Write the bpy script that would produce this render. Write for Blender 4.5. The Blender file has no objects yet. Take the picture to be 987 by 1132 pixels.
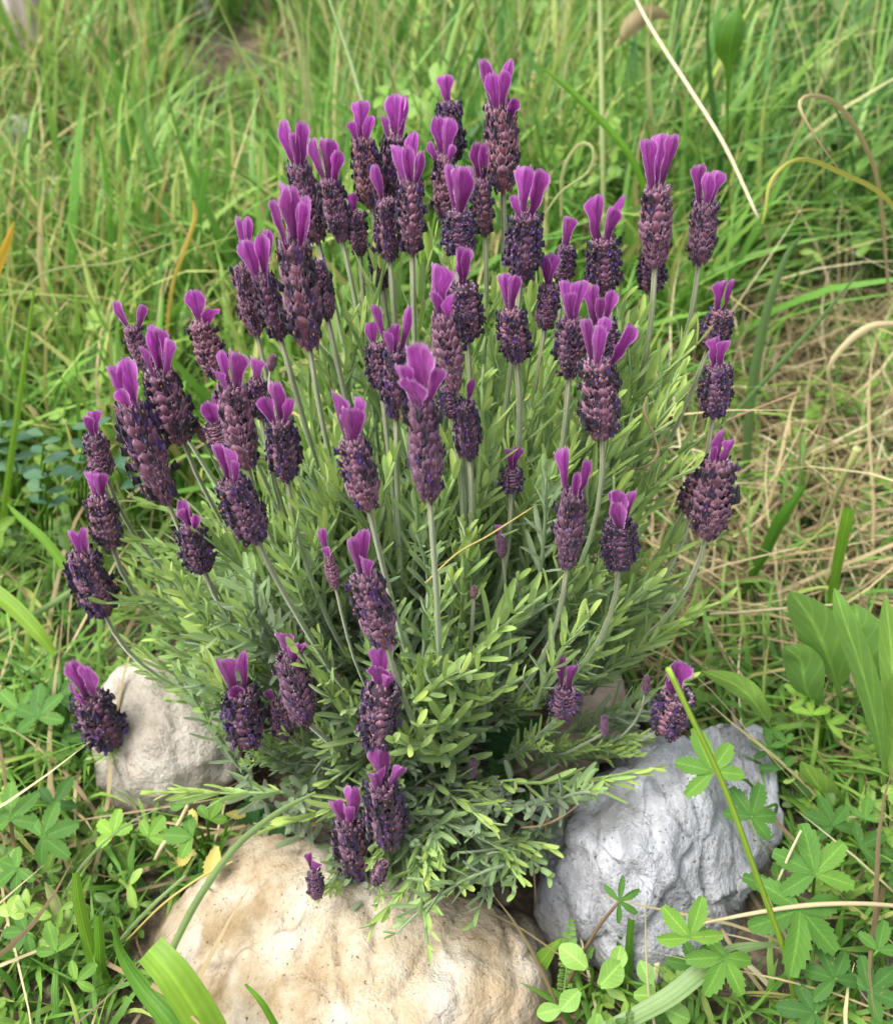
import bpy, bmesh, math, random
import numpy as np
from mathutils import Vector, Matrix, noise
R = math.radians
random.seed(7)
rng = np.random.default_rng(11)
S = bpy.context.scene
C = S.collection

# ------------------------------------------------------------------ camera, sky, sun, exposure
CAMZ, PITCH, F = 0.50, R(38), 1064.0
cd = bpy.data.cameras.new('camera'); cam = bpy.data.objects.new('camera', cd); C.objects.link(cam)
cam.location = (0, 0, CAMZ); cam.rotation_euler = (R(90) - PITCH, 0, 0)
cd.sensor_fit = 'VERTICAL'; cd.sensor_height = 24; cd.lens = F * 24 / 1132
cd.clip_start = 0.01; cd.clip_end = 300
cd.dof.use_dof = True; cd.dof.focus_distance = 0.42; cd.dof.aperture_fstop = 7.5
S.camera = cam
w = bpy.data.worlds.new('World'); S.world = w; w.use_nodes = True
nt = w.node_tree; bg = nt.nodes['Background']; sky = nt.nodes.new('ShaderNodeTexSky')
sky.sky_type = 'NISHITA'; sky.sun_disc = False; sky.sun_elevation = R(62); sky.sun_rotation = R(-110)
sky.dust_density = 4; sky.ozone_density = 0.6; sky.air_density = 0.8
hs = nt.nodes.new('ShaderNodeHueSaturation'); hs.inputs['Saturation'].default_value = 0.4   # thin overcast: a whiter sky
nt.links.new(sky.outputs[0], hs.inputs['Color']); nt.links.new(hs.outputs[0], bg.inputs[0]); bg.inputs[1].default_value = 0.15
sd = bpy.data.lights.new('sun', 'SUN'); sun = bpy.data.objects.new('sun', sd); C.objects.link(sun)
sd.energy = 1.2; sd.angle = R(32); sd.color = (1, 0.99, 0.975)
el, az = R(62), R(-110)          # az measured from +Y towards +X
sv = Vector((math.sin(az) * math.cos(el), math.cos(az) * math.cos(el), math.sin(el)))
sun.rotation_euler = sv.to_track_quat('Z', 'Y').to_euler()
S.view_settings.view_transform = 'Standard'; S.view_settings.look = 'None'; S.view_settings.gamma = 1
S.view_settings.use_curve_mapping = False; S.view_settings.exposure = 1.6

# ------------------------------------------------------------------ helpers
cp, sp = math.cos(PITCH), math.sin(PITCH)
def ray(px, py):
    u = (px - 493.5) / F; v = (566 - py) / F
    return Vector((u, cp + v * sp, -sp + v * cp))
def PY(px, py, Y):
    d = ray(px, py); s = Y / d.y; return Vector((d.x * s, Y, CAMZ + d.z * s))
def PZ(px, py, z):
    d = ray(px, py); s = (z - CAMZ) / d.z; return Vector((d.x * s, d.y * s, z))
def ground_z(x, y):
    b = 0.012 * noise.noise(Vector((x * 3, y * 3, 0))) + 0.004 * noise.noise(Vector((x * 14, y * 14, 5)))
    r = max(0.0, y - 1.0); b += 0.10 * min(r, 6.0) * min(1.0, r)
    return b - 0.004

def tag(o, label=None, cat=None, group=None, kind=None):
    if label: o['label'] = label
    if cat: o['category'] = cat
    if group: o['group'] = group
    if kind: o['kind'] = kind
    return o
def empty(name, loc, label, cat, group=None):
    o = bpy.data.objects.new(name, None); C.objects.link(o); o.location = loc; o.empty_display_size = 0.02
    return tag(o, label, cat, group)
def link(name, me, parent=None, loc=None, origin=None):
    o = bpy.data.objects.new(name, me); C.objects.link(o)
    if parent: o.parent = parent
    if loc is not None: o.location = loc
    return o

def strip(pts, side, width, fold=0.0, cols=3, normal=None, tint=0.5):
    """quad strip along pts; side (n,3) unit, width (n,), fold = fraction of width pushed along normal at the edges"""
    pts = np.asarray(pts, float); n = len(pts); side = np.asarray(side, float)
    if side.ndim == 1: side = np.tile(side, (n, 1))
    width = np.asarray(width, float)
    if width.ndim == 0: width = np.full(n, float(width))
    tan = np.gradient(pts, axis=0); tan /= np.linalg.norm(tan, axis=1)[:, None] + 1e-9
    side = side - tan * np.sum(side * tan, axis=1)[:, None]; side /= np.linalg.norm(side, axis=1)[:, None] + 1e-9
    nor = np.cross(side, tan)
    us = np.linspace(-1, 1, cols); V = []; UV = []
    vv = np.linspace(0, 1, n)
    for u in us:
        V.append(pts + side * (u * width * .5)[:, None] + nor * ((abs(u) - .3) * fold * width)[:, None])
        UV.append(np.stack([np.full(n, (u + 1) / 2), vv], 1))
    V = np.stack(V, 1).reshape(-1, 3); UV = np.stack(UV, 1).reshape(-1, 2)
    Fc = [(r * cols + c, r * cols + c + 1, (r + 1) * cols + c + 1, (r + 1) * cols + c) for r in range(n - 1) for c in range(cols - 1)]
    return V, np.array(Fc), UV, np.full(len(V), tint)
def tube(pts, rad, k=6, tint=0.5, close=True):
    pts = np.asarray(pts, float); n = len(pts); rad = np.asarray(rad, float)
    if rad.ndim == 0: rad = np.full(n, float(rad))
    tan = np.gradient(pts, axis=0); tan /= np.linalg.norm(tan, axis=1)[:, None] + 1e-9
    ref = np.array([0, 0, 1.0]) if abs(tan[:, 2]).mean() < .8 else np.array([1.0, .1, 0])
    a = np.cross(tan, ref); a /= np.linalg.norm(a, axis=1)[:, None] + 1e-9; b = np.cross(tan, a)
    if close:
        pts = np.vstack([pts[:1], pts, pts[-1:]]); a = np.vstack([a[:1], a, a[-1:]]); b = np.vstack([b[:1], b, b[-1:]])
        rad = np.concatenate([[rad[0] * .05], rad, [rad[-1] * .05]]); n += 2
    th = np.arange(k) * 2 * np.pi / k
    V = pts[:, None] + rad[:, None, None] * (np.cos(th)[None, :, None] * a[:, None] + np.sin(th)[None, :, None] * b[:, None])
    UV = np.stack(np.broadcast_arrays((th / 2 / np.pi)[None, :], np.linspace(0, 1, n)[:, None]), -1).reshape(-1, 2)
    Fc = [(r * k + c, r * k + (c + 1) % k, (r + 1) * k + (c + 1) % k, (r + 1) * k + c) for r in range(n - 1) for c in range(k)]
    return V.reshape(-1, 3), np.array(Fc), UV, np.full(n * k, tint)
def grid(fn, nu, nv, tint=0.5):
    V = []; UV = []
    for j in range(nv):
        for i in range(nu):
            u = i / (nu - 1); v = j / (nv - 1); V.append(fn(u, v)); UV.append((u, v))
    Fc = [(j * nu + i, j * nu + i + 1, (j + 1) * nu + i + 1, (j + 1) * nu + i) for j in range(nv - 1) for i in range(nu - 1)]
    return np.array(V, float), np.array(Fc), np.array(UV, float), np.full(len(V), tint)
def xf(g, M, tint=None, dt=0.0):
    V, Fc, UV, T = g[:4]; A = np.array(M)
    V = V @ A[:3, :3].T + A[:3, 3]
    T = np.full(len(T), tint) if tint is not None else np.clip(T + dt, 0, 1)
    return V, Fc, UV, T
class Q:
    def __init__(s): s.V = []; s.F = []; s.UV = []; s.T = []; s.M = []; s.n = 0
    def add(s, g, mat=0):
        V, Fc, UV, T = g[:4]; s.V.append(V); s.F.append(np.asarray(Fc) + s.n); s.UV.append(UV); s.T.append(T)
        s.M.append(np.full(len(Fc), mat) if len(g) < 5 else g[4]); s.n += len(V); return s
    def geo(s):
        return np.vstack(s.V), np.vstack(s.F), np.vstack(s.UV), np.concatenate(s.T), np.concatenate(s.M)
    def addg(s, g, M=None, dt=0.0, tint=None):
        r = xf(g, M, tint, dt) if M is not None else g[:4]; return s.add(r + (g[4],))
    def mesh(s, name, mats, origin=(0, 0, 0), smooth=True):
        V, Fc, UV, T, Mi = s.geo(); V = V - np.array(origin)
        me = bpy.data.meshes.new(name); nf = len(Fc)
        me.vertices.add(len(V)); me.vertices.foreach_set('co', V.astype(np.float32).ravel())
        me.loops.add(nf * 4); me.loops.foreach_set('vertex_index', Fc.astype(np.int32).ravel())
        me.polygons.add(nf); me.polygons.foreach_set('loop_start', np.arange(nf, dtype=np.int32) * 4)
        try: me.polygons.foreach_set('loop_total', np.full(nf, 4, np.int32))
        except Exception: pass
        me.polygons.foreach_set('material_index', Mi.astype(np.int32))
        me.polygons.foreach_set('use_smooth', np.full(nf, smooth))
        uv = me.uv_layers.new(name='UVMap'); uv.data.foreach_set('uv', UV[Fc.ravel()].astype(np.float32).ravel())
        at = me.attributes.new('tint', 'FLOAT', 'POINT'); at.data.foreach_set('value', T.astype(np.float32))
        for m in mats: me.materials.append(m)
        me.update(); me.validate(); return me
    def build(s, name, mats, parent=None, loc=(0, 0, 0), ploc=(0, 0, 0), smooth=True):
        """world coordinates in, object placed at loc; ploc = the parent's world location"""
        o = link(name, s.mesh(name, mats if isinstance(mats, list) else [mats], loc, smooth), parent)
        o.location = Vector(loc) - Vector(ploc); return o
def crom(P, n):
    """smooth curve through points"""
    P = [np.array(p, float) for p in P]; P = [2 * P[0] - P[1]] + P + [2 * P[-1] - P[-2]]; out = []
    m = len(P) - 3
    for k in range(n):
        t = k / (n - 1) * m; i = min(int(t), m - 1); t -= i
        a, b, c, d = P[i:i + 4]
        out.append(.5 * (2 * b + (c - a) * t + (2 * a - 5 * b + 4 * c - d) * t * t + (3 * b - a - 3 * c + d) * t ** 3))
    return np.array(out)
def frame(z, xhint=Vector((1, 0, 0))):
    z = Vector(z).normalized(); y = z.cross(xhint)
    if y.length < 1e-4: y = z.cross(Vector((0, 1, 0)))
    y.normalize(); x = y.cross(z)
    return Matrix((x, y, z)).transposed()
def TRS(loc, rot3, sc):
    return Matrix.Translation(loc) @ rot3.to_4x4() @ Matrix.Diagonal((*sc, 1))

# ------------------------------------------------------------------ materials
class N:
    def __init__(s, name):
        s.m = bpy.data.materials.new(name); s.m.use_nodes = True; s.t = s.m.node_tree; s.b = s.t.nodes['Principled BSDF']; s.out = s.t.nodes['Material Output']
    def n(s, typ, **k):
        x = s.t.nodes.new(typ)
        for a, b in k.items():
            if a[0] == '_': x.inputs[a[1:]].default_value = b
            else: setattr(x, a, b)
        return x
    def l(s, a, b): s.t.links.new(a, b)
    def ramp(s, src, stops, interp='LINEAR'):
        r = s.n('ShaderNodeValToRGB'); r.color_ramp.interpolation = interp; e = r.color_ramp.elements
        while len(e) < len(stops): e.new(0.5)
        for i, (p, c) in enumerate(stops): e[i].position = p; e[i].color = (*c, 1)
        s.l(src, r.inputs[0]); return r.outputs[0]
    def noise(s, scale, detail=4, rough=.55, coord='Object', vec=None):
        x = s.n('ShaderNodeTexNoise'); x.inputs['Scale'].default_value = scale; x.inputs['Detail'].default_value = detail; x.inputs['Roughness'].default_value = rough
        if vec is None: vec = s.n('ShaderNodeTexCoord').outputs[coord]
        s.l(vec, x.inputs['Vector']); return x.outputs['Fac']
    def math(s, op, a, b=None, c=None, clamp=False):
        x = s.n('ShaderNodeMath', operation=op, use_clamp=clamp)
        for i, q in enumerate((a, b, c)):
            if q is None: continue
            if isinstance(q, (int, float)): x.inputs[i].default_value = q
            else: s.l(q, x.inputs[i])
        return x.outputs[0]
    def mix(s, fac, a, b, typ='MIX'):
        x = s.n('ShaderNodeMix', data_type='RGBA', blend_type=typ)
        for i, q in ((0, fac), (6, a), (7, b)):
            if isinstance(q, (int, float)): x.inputs[i].default_value = q
            elif isinstance(q, tuple): x.inputs[i].default_value = (*q, 1)
            else: s.l(q, x.inputs[i])
        return x.outputs[2]
    def tint(s): return s.n('ShaderNodeAttribute', attribute_name='tint').outputs['Fac']
    def uv(s):
        x = s.n('ShaderNodeSeparateXYZ'); s.l(s.n('ShaderNodeTexCoord').outputs['UV'], x.inputs[0]); return x.outputs[0], x.outputs[1]
    def bump(s, h, dist, strength=1):
        b = s.n('ShaderNodeBump'); b.inputs['Distance'].default_value = dist; b.inputs['Strength'].default_value = strength
        s.l(h, b.inputs['Height']); s.l(b.outputs[0], s.b.inputs['Normal'])
    def trans(s, col, amt):
        t = s.n('ShaderNodeBsdfTranslucent'); s.l(col, t.inputs['Color']); m = s.n('ShaderNodeMixShader'); m.inputs[0].default_value = amt
        s.l(s.b.outputs[0], m.inputs[1]); s.l(t.outputs[0], m.inputs[2]); s.l(m.outputs[0], s.out.inputs[0])

def leaf_mat(name, stops, rough=.5, tr=.3, vein=.0, ribs=0, sheen=0.0, spots=None, tipcol=None, spec=.35, sv=0):
    k = N(name); u, v = k.uv(); col = k.ramp(k.tint(), stops)
    nz = k.noise(160, 3); col = k.mix(k.math('MULTIPLY', nz, .45), col, k.mix(1.0, col, (.45, .55, .4), 'MULTIPLY'))
    nb = k.noise(22, 2); col = k.mix(k.math('MULTIPLY', nb, .5), col, k.mix(1.0, col, (1.35, 1.25, .8), 'MULTIPLY'))
    if tipcol:
        col = k.mix(k.math('MULTIPLY', k.math('SUBTRACT', v, .72), 3.4, clamp=True), col, tipcol)
    if vein:
        d = k.math('ABSOLUTE', k.math('SUBTRACT', u, .5)); f = k.math('SUBTRACT', 1, k.math('MULTIPLY', d, 14), clamp=True)
        col = k.mix(k.math('MULTIPLY', f, vein), col, k.mix(1.0, col, (1.7, 1.6, 1.5), 'MULTIPLY'))
    if vein and sv:
        d = k.math('ABSOLUTE', k.math('SUBTRACT', u, .5)); g_ = k.math('SINE', k.math('MULTIPLY', k.math('SUBTRACT', v, k.math('MULTIPLY', d, .55)), sv * 6.283)); g_ = k.math('POWER', k.math('MAXIMUM', g_, 0), 6)
        col = k.mix(k.math('MULTIPLY', g_, .45), col, k.mix(1.0, col, (1.5, 1.45, 1.4), 'MULTIPLY')); k.bump(g_, .0006, -.7)
    if ribs:
        rb = k.math('SINE', k.math('MULTIPLY', u, ribs * 6.283)); rf = k.math('MULTIPLY', k.math('ADD', rb, 1), .12)
        col = k.mix(rf, col, k.mix(1.0, col, (.5, .55, .5), 'MULTIPLY')); k.bump(rb, .0001, .6)
    if spots:
        sf = k.ramp(k.noise(260, 2), [(.70, (0, 0, 0)), (.75, (1, 1, 1))]); col = k.mix(sf, col, spots)
    k.l(col, k.b.inputs['Base Color']); k.b.inputs['Roughness'].default_value = rough; k.b.inputs['Specular IOR Level'].default_value = spec
    if sheen: k.b.inputs['Sheen Weight'].default_value = sheen; k.b.inputs['Sheen Roughness'].default_value = .4
    if tr: k.trans(col, tr)
    return k.m
M = {}
M['grass'] = leaf_mat('meadow_grass', [(0, (.055, .12, .025)), (.35, (.12, .28, .045)), (.6, (.20, .38, .07)), (.8, (.38, .46, .13)), (.92, (.42, .36, .14)), (1, (.55, .46, .24))], .5, .35, ribs=3)
M['grass_dark'] = leaf_mat('tall_grass', [(0, (.05, .14, .035)), (.35, (.11, .26, .05)), (.7, (.22, .38, .08)), (.88, (.40, .46, .14)), (1, (.50, .48, .24))], .45, .35, ribs=3)
M['straw'] = leaf_mat('dry_straw', [(0, (.08, .055, .03)), (.4, (.23, .17, .095)), (.8, (.40, .33, .19)), (1, (.56, .50, .35))], .6, .15)
M['blade'] = leaf_mat('broad_blade', [(0, (.06, .16, .02)), (.5, (.12, .28, .025)), (1, (.26, .40, .05))], .4, .35, vein=.5, ribs=5)
M['bladepale'] = leaf_mat('pale_blade', [(0, (.14, .24, .09)), (.5, (.26, .36, .16)), (1, (.48, .48, .22))], .5, .3, vein=.4, ribs=4)
M['bladedry'] = leaf_mat('yellowing_blade', [(0, (.36, .36, .08)), (.5, (.50, .42, .16)), (1, (.60, .38, .05))], .5, .3)
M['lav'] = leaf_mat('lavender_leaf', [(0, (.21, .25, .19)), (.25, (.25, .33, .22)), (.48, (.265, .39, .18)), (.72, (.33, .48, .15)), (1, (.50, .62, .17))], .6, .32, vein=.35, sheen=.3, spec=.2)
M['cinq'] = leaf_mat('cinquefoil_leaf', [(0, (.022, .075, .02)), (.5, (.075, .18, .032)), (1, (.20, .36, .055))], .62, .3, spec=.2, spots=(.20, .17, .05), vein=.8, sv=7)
M['weed'] = leaf_mat('weed_leaf', [(0, (.045, .11, .02)), (.5, (.14, .26, .035)), (1, (.26, .40, .08))], .5, .3, vein=.6)
M['broad'] = leaf_mat('broad_leaf', [(0, (.09, .20, .055)), (.5, (.16, .31, .07)), (1, (.24, .40, .08))], .55, .3, vein=.9, sv=6)
M['bluish'] = leaf_mat('vetch_leaf', [(0, (.03, .085, .045)), (.5, (.045, .12, .065)), (1, (.08, .17, .08))], .65, .25, vein=.4)
M['yellowleaf'] = leaf_mat('yellowed_leaf', [(0, (.38, .34, .07)), (1, (.50, .42, .13))], .5, .3, vein=.4, spots=(.35, .2, .05))
M['yarrow'] = leaf_mat('yarrow_leaf', [(0, (.08, .19, .06)), (.5, (.15, .30, .07)), (1, (.26, .44, .10))], .55, .3)
M['twig'] = leaf_mat('brown_twig', [(0, (.06, .035, .02)), (.5, (.16, .10, .06)), (1, (.30, .2, .12))], .7, 0)
M['wood'] = leaf_mat('woody_stem', [(0, (.06, .045, .03)), (1, (.17, .13, .09))], .8, 0)

k = N('lavender_stem'); u, v = k.uv()
col = k.ramp(v, [(0, (.13, .25, .05)), (.7, (.17, .28, .065)), (.86, (.16, .18, .08)), (1, (.13, .07, .065))])
rb = k.math('COSINE', k.math('MULTIPLY', u, 4 * 6.283)); f = k.math('MULTIPLY', k.math('ADD', rb, 1), .5)
col = k.mix(k.math('MULTIPLY', f, k.math('MULTIPLY', v, .8)), col, (.27, .33, .16)); k.l(col, k.b.inputs['Base Color'])
k.b.inputs['Roughness'].default_value = .7; k.b.inputs['Sheen Weight'].default_value = .6; k.bump(rb, .0002, .6); M['stem'] = k.m

k = N('spike_bract'); u, v = k.uv(); t = k.tint()
base = k.ramp(t, [(0, (.040, .014, .026)), (.5, (.095, .030, .048)), (1, (.150, .048, .062))])
e = k.math('ABSOLUTE', k.math('SUBTRACT', u, .5)); e = k.math('MULTIPLY', e, 2); e = k.math('MAXIMUM', e, k.math('SUBTRACT', k.math('MULTIPLY', v, 1.15), .18))
ef = k.ramp(e, [(.48, (0, 0, 0)), (.92, (1, 1, 1))]); nz = k.noise(1500, 3, .7)
col = k.mix(k.math('MULTIPLY', ef, k.math('SUBTRACT', k.math('MULTIPLY', nz, 2.2), .55, clamp=True)), base, (.42, .25, .32))
fz = k.ramp(k.noise(2600, 2), [(.52, (0, 0, 0)), (.64, (1, 1, 1))]); col = k.mix(k.math('MULTIPLY', fz, .28), col, (.42, .27, .34))
oi = k.n('ShaderNodeObjectInfo'); rc = k.ramp(oi.outputs['Random'], [(0, (.62, .55, .72)), (.3, (.9, .8, .95)), (.6, (1.25, 1.15, 1.2)), (.8, (1.15, 1.0, .8)), (1, (.75, .7, .95))]); col = k.mix(1.0, col, rc, 'MULTIPLY')
k.l(col, k.b.inputs['Base Color']); k.b.inputs['Roughness'].default_value = .85; k.b.inputs['Sheen Weight'].default_value = .18
k.b.inputs['Sheen Tint'].default_value = (.9, .75, .88, 1); k.b.inputs['Specular IOR Level'].default_value = .15; k.bump(nz, .0004, .7); M['bract'] = k.m

k = N('woolly_hair'); k.b.inputs['Base Color'].default_value = (.46, .34, .41, 1); k.b.inputs['Roughness'].default_value = .8; M['hair'] = k.m
k = N('petal_hair'); k.b.inputs['Base Color'].default_value = (.62, .38, .60, 1); M['phair'] = k.m
k = N('stem_hair'); k.b.inputs['Base Color'].default_value = (.33, .38, .22, 1); k.b.inputs['Roughness'].default_value = .8; M['shair'] = k.m

k = N('spike_core'); k.b.inputs['Base Color'].default_value = (.035, .016, .026, 1); k.b.inputs['Roughness'].default_value = .9; M['core'] = k.m
k = N('floret'); col = k.ramp(k.tint(), [(0, (.010, .004, .014)), (.5, (.022, .007, .042)), (1, (.038, .009, .085))])
k.l(col, k.b.inputs['Base Color']); k.b.inputs['Roughness'].default_value = .5; k.b.inputs['Sheen Weight'].default_value = .15; M['floret'] = k.m
k = N('anther'); k.b.inputs['Base Color'].default_value = (.55, .22, .06, 1); k.b.inputs['Roughness'].default_value = .6; M['anther'] = k.m

k = N('petal'); u, v = k.uv(); tc = k.n('ShaderNodeTexCoord')
oi = k.n('ShaderNodeObjectInfo')
d = k.math('ABSOLUTE', k.math('SUBTRACT', u, .5)); 
mp = k.n('ShaderNodeMapping'); mp.inputs['Scale'].default_value = (26, 5, 1); k.l(tc.outputs['UV'], mp.inputs['Vector'])
vn = k.noise(1.0, 3, .6, vec=mp.outputs[0])
base = k.ramp(v, [(0, (.11, .025, .07)), (.3, (.26, .036, .21)), (.8, (.50, .09, .45)), (1, (.62, .20, .58))])
base = k.mix(oi.outputs['Random'], k.mix(1.0, base, (1.1, 1.15, 1.12), 'MULTIPLY'), k.mix(1.0, base, (.62, .50, .56), 'MULTIPLY'))
vein = k.math('SUBTRACT', 1, k.math('MULTIPLY', d, 9), clamp=True)
vv = k.ramp(vn, [(.42, (0, 0, 0)), (.56, (1, 1, 1))])
col = k.mix(k.math('MULTIPLY', vein, .75), base, (.12, .015, .10))
col = k.mix(k.math('MULTIPLY', vv, .6), col, k.mix(1.0, base, (.45, .35, .5), 'MULTIPLY'))
e = k.math('MAXIMUM', k.math('MULTIPLY', d, 2), k.math('SUBTRACT', k.math('MULTIPLY', v, 1.3), .33))
ef = k.ramp(e, [(.84, (0, 0, 0)), (.98, (1, 1, 1))]); col = k.mix(k.math('MULTIPLY', ef, .65), col, (.58, .32, .54))
k.l(col, k.b.inputs['Base Color']); k.b.inputs['Roughness'].default_value = .6; k.b.inputs['Sheen Weight'].default_value = .25; k.b.inputs['Specular IOR Level'].default_value = .2
k.b.inputs['Sheen Tint'].default_value = (1, .8, 1, 1); k.bump(vn, .0008, .8); k.trans(k.mix(1.0, col, (1.5, 1.2, 1.5), 'MULTIPLY'), .48); M['petal'] = k.m

def rock_mat(name, stops, scale, crack, pits, bumpd=.004, stain=None, vscale=(1, 1, 1)):
    k = N(name); tc = k.n('ShaderNodeTexCoord'); mp = k.n('ShaderNodeMapping'); mp.inputs['Scale'].default_value = vscale; k.l(tc.outputs['Object'], mp.inputs['Vector'])
    a = k.noise(scale, 8, .62, vec=mp.outputs[0]); col = k.ramp(a, stops)
    b = k.noise(scale * 5, 6, .7, vec=mp.outputs[0]); col = k.mix(k.ramp(b, [(.5, (0, 0, 0)), (.75, (1, 1, 1))]), col, k.mix(1.0, col, (.62, .6, .56), 'MULTIPLY'))
    c = k.noise(scale * 2.2, 4, .5, vec=mp.outputs[0]); col = k.mix(k.ramp(c, [(.56, (0, 0, 0)), (.7, (.8, .8, .8))]), col, crack)
    p = k.noise(scale * 22, 3, .6); pf = k.ramp(p, [(.30, (1, 1, 1)), (.36, (0, 0, 0))]); col = k.mix(pf, col, pits)
    if stain:
        sf = k.ramp(k.noise(scale * .7, 3), [(.52, (0, 0, 0)), (.66, (1, 1, 1))]); col = k.mix(k.math('MULTIPLY', sf, .7), col, stain)
    sx = k.n('ShaderNodeSeparateXYZ'); k.l(tc.outputs['Object'], sx.inputs[0])      # soil splashed on the foot of the stone, and lichen specks
    lo = k.math('SUBTRACT', k.math('ADD', .55, k.math('MULTIPLY', c, .9)), k.math('MULTIPLY', sx.outputs[2], 45), clamp=True); col = k.mix(k.math('MULTIPLY', lo, .8), col, (.10, .075, .045))
    li = k.ramp(k.noise(scale * 7, 5, .7), [(.60, (0, 0, 0)), (.66, (1, 1, 1))]); col = k.mix(k.math('MULTIPLY', li, .35), col, k.mix(1.0, col, (.55, .56, .48), 'MULTIPLY'))
    vo = k.n('ShaderNodeTexVoronoi', feature='DISTANCE_TO_EDGE'); vo.inputs['Scale'].default_value = scale * .9; k.l(mp.outputs[0], vo.inputs['Vector'])
    wv = k.n('ShaderNodeVectorMath', operation='ADD'); nv = k.n('ShaderNodeTexNoise'); nv.inputs['Scale'].default_value = scale; k.l(mp.outputs[0], nv.inputs['Vector']); sc_ = k.n('ShaderNodeVectorMath', operation='SCALE'); sc_.inputs['Scale'].default_value = .08
    k.l(nv.outputs['Color'], sc_.inputs[0]); k.l(mp.outputs[0], wv.inputs[0]); k.l(sc_.outputs[0], wv.inputs[1]); k.l(wv.outputs[0], vo.inputs['Vector'])
    ck = k.ramp(vo.outputs['Distance'], [(.0, (1, 1, 1)), (.018, (0, 0, 0))]); ck = k.math('MULTIPLY', ck, k.ramp(c, [(.45, (0, 0, 0)), (.6, (1, 1, 1))])); col = k.mix(k.math('MULTIPLY', ck, .55), col, pits)
    k.l(col, k.b.inputs['Base Color']); k.b.inputs['Roughness'].default_value = .97; k.b.inputs['Specular IOR Level'].default_value = .06
    h = k.math('ADD', k.math('MULTIPLY', b, .6), k.math('ADD', k.math('MULTIPLY', p, .25), a)); k.bump(h, bumpd, .8); return k.m
M['cream'] = rock_mat('cream_limestone', [(.35, (.25, .18, .095)), (.48, (.38, .32, .225)), (.62, (.43, .395, .33))], 16, (.46, .42, .35), (.12, .08, .04), .007, (.29, .19, .08))
M['grey'] = rock_mat('grey_limestone', [(.32, (.17, .17, .175)), (.47, (.33, .335, .345)), (.64, (.52, .525, .535))], 17, (.52, .53, .56), (.09, .09, .095), .010, (.27, .255, .24), (1.3, .5, .8))
M['white'] = rock_mat('white_limestone', [(.3, (.26, .23, .18)), (.5, (.39, .355, .30)), (.7, (.47, .44, .39))], 18, (.44, .38, .30), (.16, .12, .08), .006, (.36, .30, .22))
M['brown'] = rock_mat('brown_stone', [(.3, (.13, .10, .07)), (.5, (.25, .20, .15)), (.7, (.36, .30, .23))], 40, (.42, .37, .3), (.05, .04, .03), .004)
M['tan'] = rock_mat('tan_stone', [(.3, (.26, .19, .14)), (.5, (.38, .29, .22)), (.7, (.46, .38, .31))], 24, (.45, .34, .26), (.2, .14, .1), .004)
M['pale'] = rock_mat('pale_stone', [(.3, (.42, .40, .40)), (.7, (.60, .58, .57))], 20, (.5, .48, .46), (.2, .2, .2), .004)

k = N('soil'); a = k.noise(9, 8, .65); b = k.noise(120, 6, .7)
col = k.ramp(a, [(.3, (.045, .032, .020)), (.5, (.085, .062, .038)), (.65, (.12, .095, .06)), (.8, (.09, .10, .04))])
col = k.mix(k.ramp(b, [(.5, (0, 0, 0)), (.62, (1, 1, 1))]), col, (.20, .155, .10)); k.l(col, k.b.inputs['Base Color'])
k.b.inputs['Roughness'].default_value = .95; k.bump(b, .006, 1); M['soil'] = k.m
k = N('weathered_wood'); tc = k.n('ShaderNodeTexCoord'); mp = k.n('ShaderNodeMapping'); mp.inputs['Scale'].default_value = (60, 60, 4); k.l(tc.outputs['Object'], mp.inputs['Vector'])
a = k.noise(1, 6, .6, vec=mp.outputs[0]); k.l(k.ramp(a, [(.3, (.22, .17, .14)), (.55, (.46, .39, .34)), (.8, (.60, .54, .48))]), k.b.inputs['Base Color'])
k.b.inputs['Roughness'].default_value = .9; k.bump(a, .004, 1); M['post'] = k.m

# ------------------------------------------------------------------ ground
xs = np.concatenate([[-60, -30, -15, -8, -5], np.linspace(-3, 3, 151), [5, 8, 15, 30, 60]])
ys = np.concatenate([[-40, -20, -8, -3], np.linspace(-1, 4.2, 131), [5, 7, 10, 16, 30, 60, 110]])
V = np.array([(x, y, ground_z(x, y)) for y in ys for x in xs]); nx = len(xs)
Fc = np.array([(j * nx + i, j * nx + i + 1, (j + 1) * nx + i + 1, (j + 1) * nx + i) for j in range(len(ys) - 1) for i in range(nx - 1)])
q = Q(); q.add((V, Fc, V[:, :2], np.zeros(len(V)))); gnd = q.build('ground', M['soil']); tag(gnd, 'brown soil under the grass and straw', 'ground', kind='structure')

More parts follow.
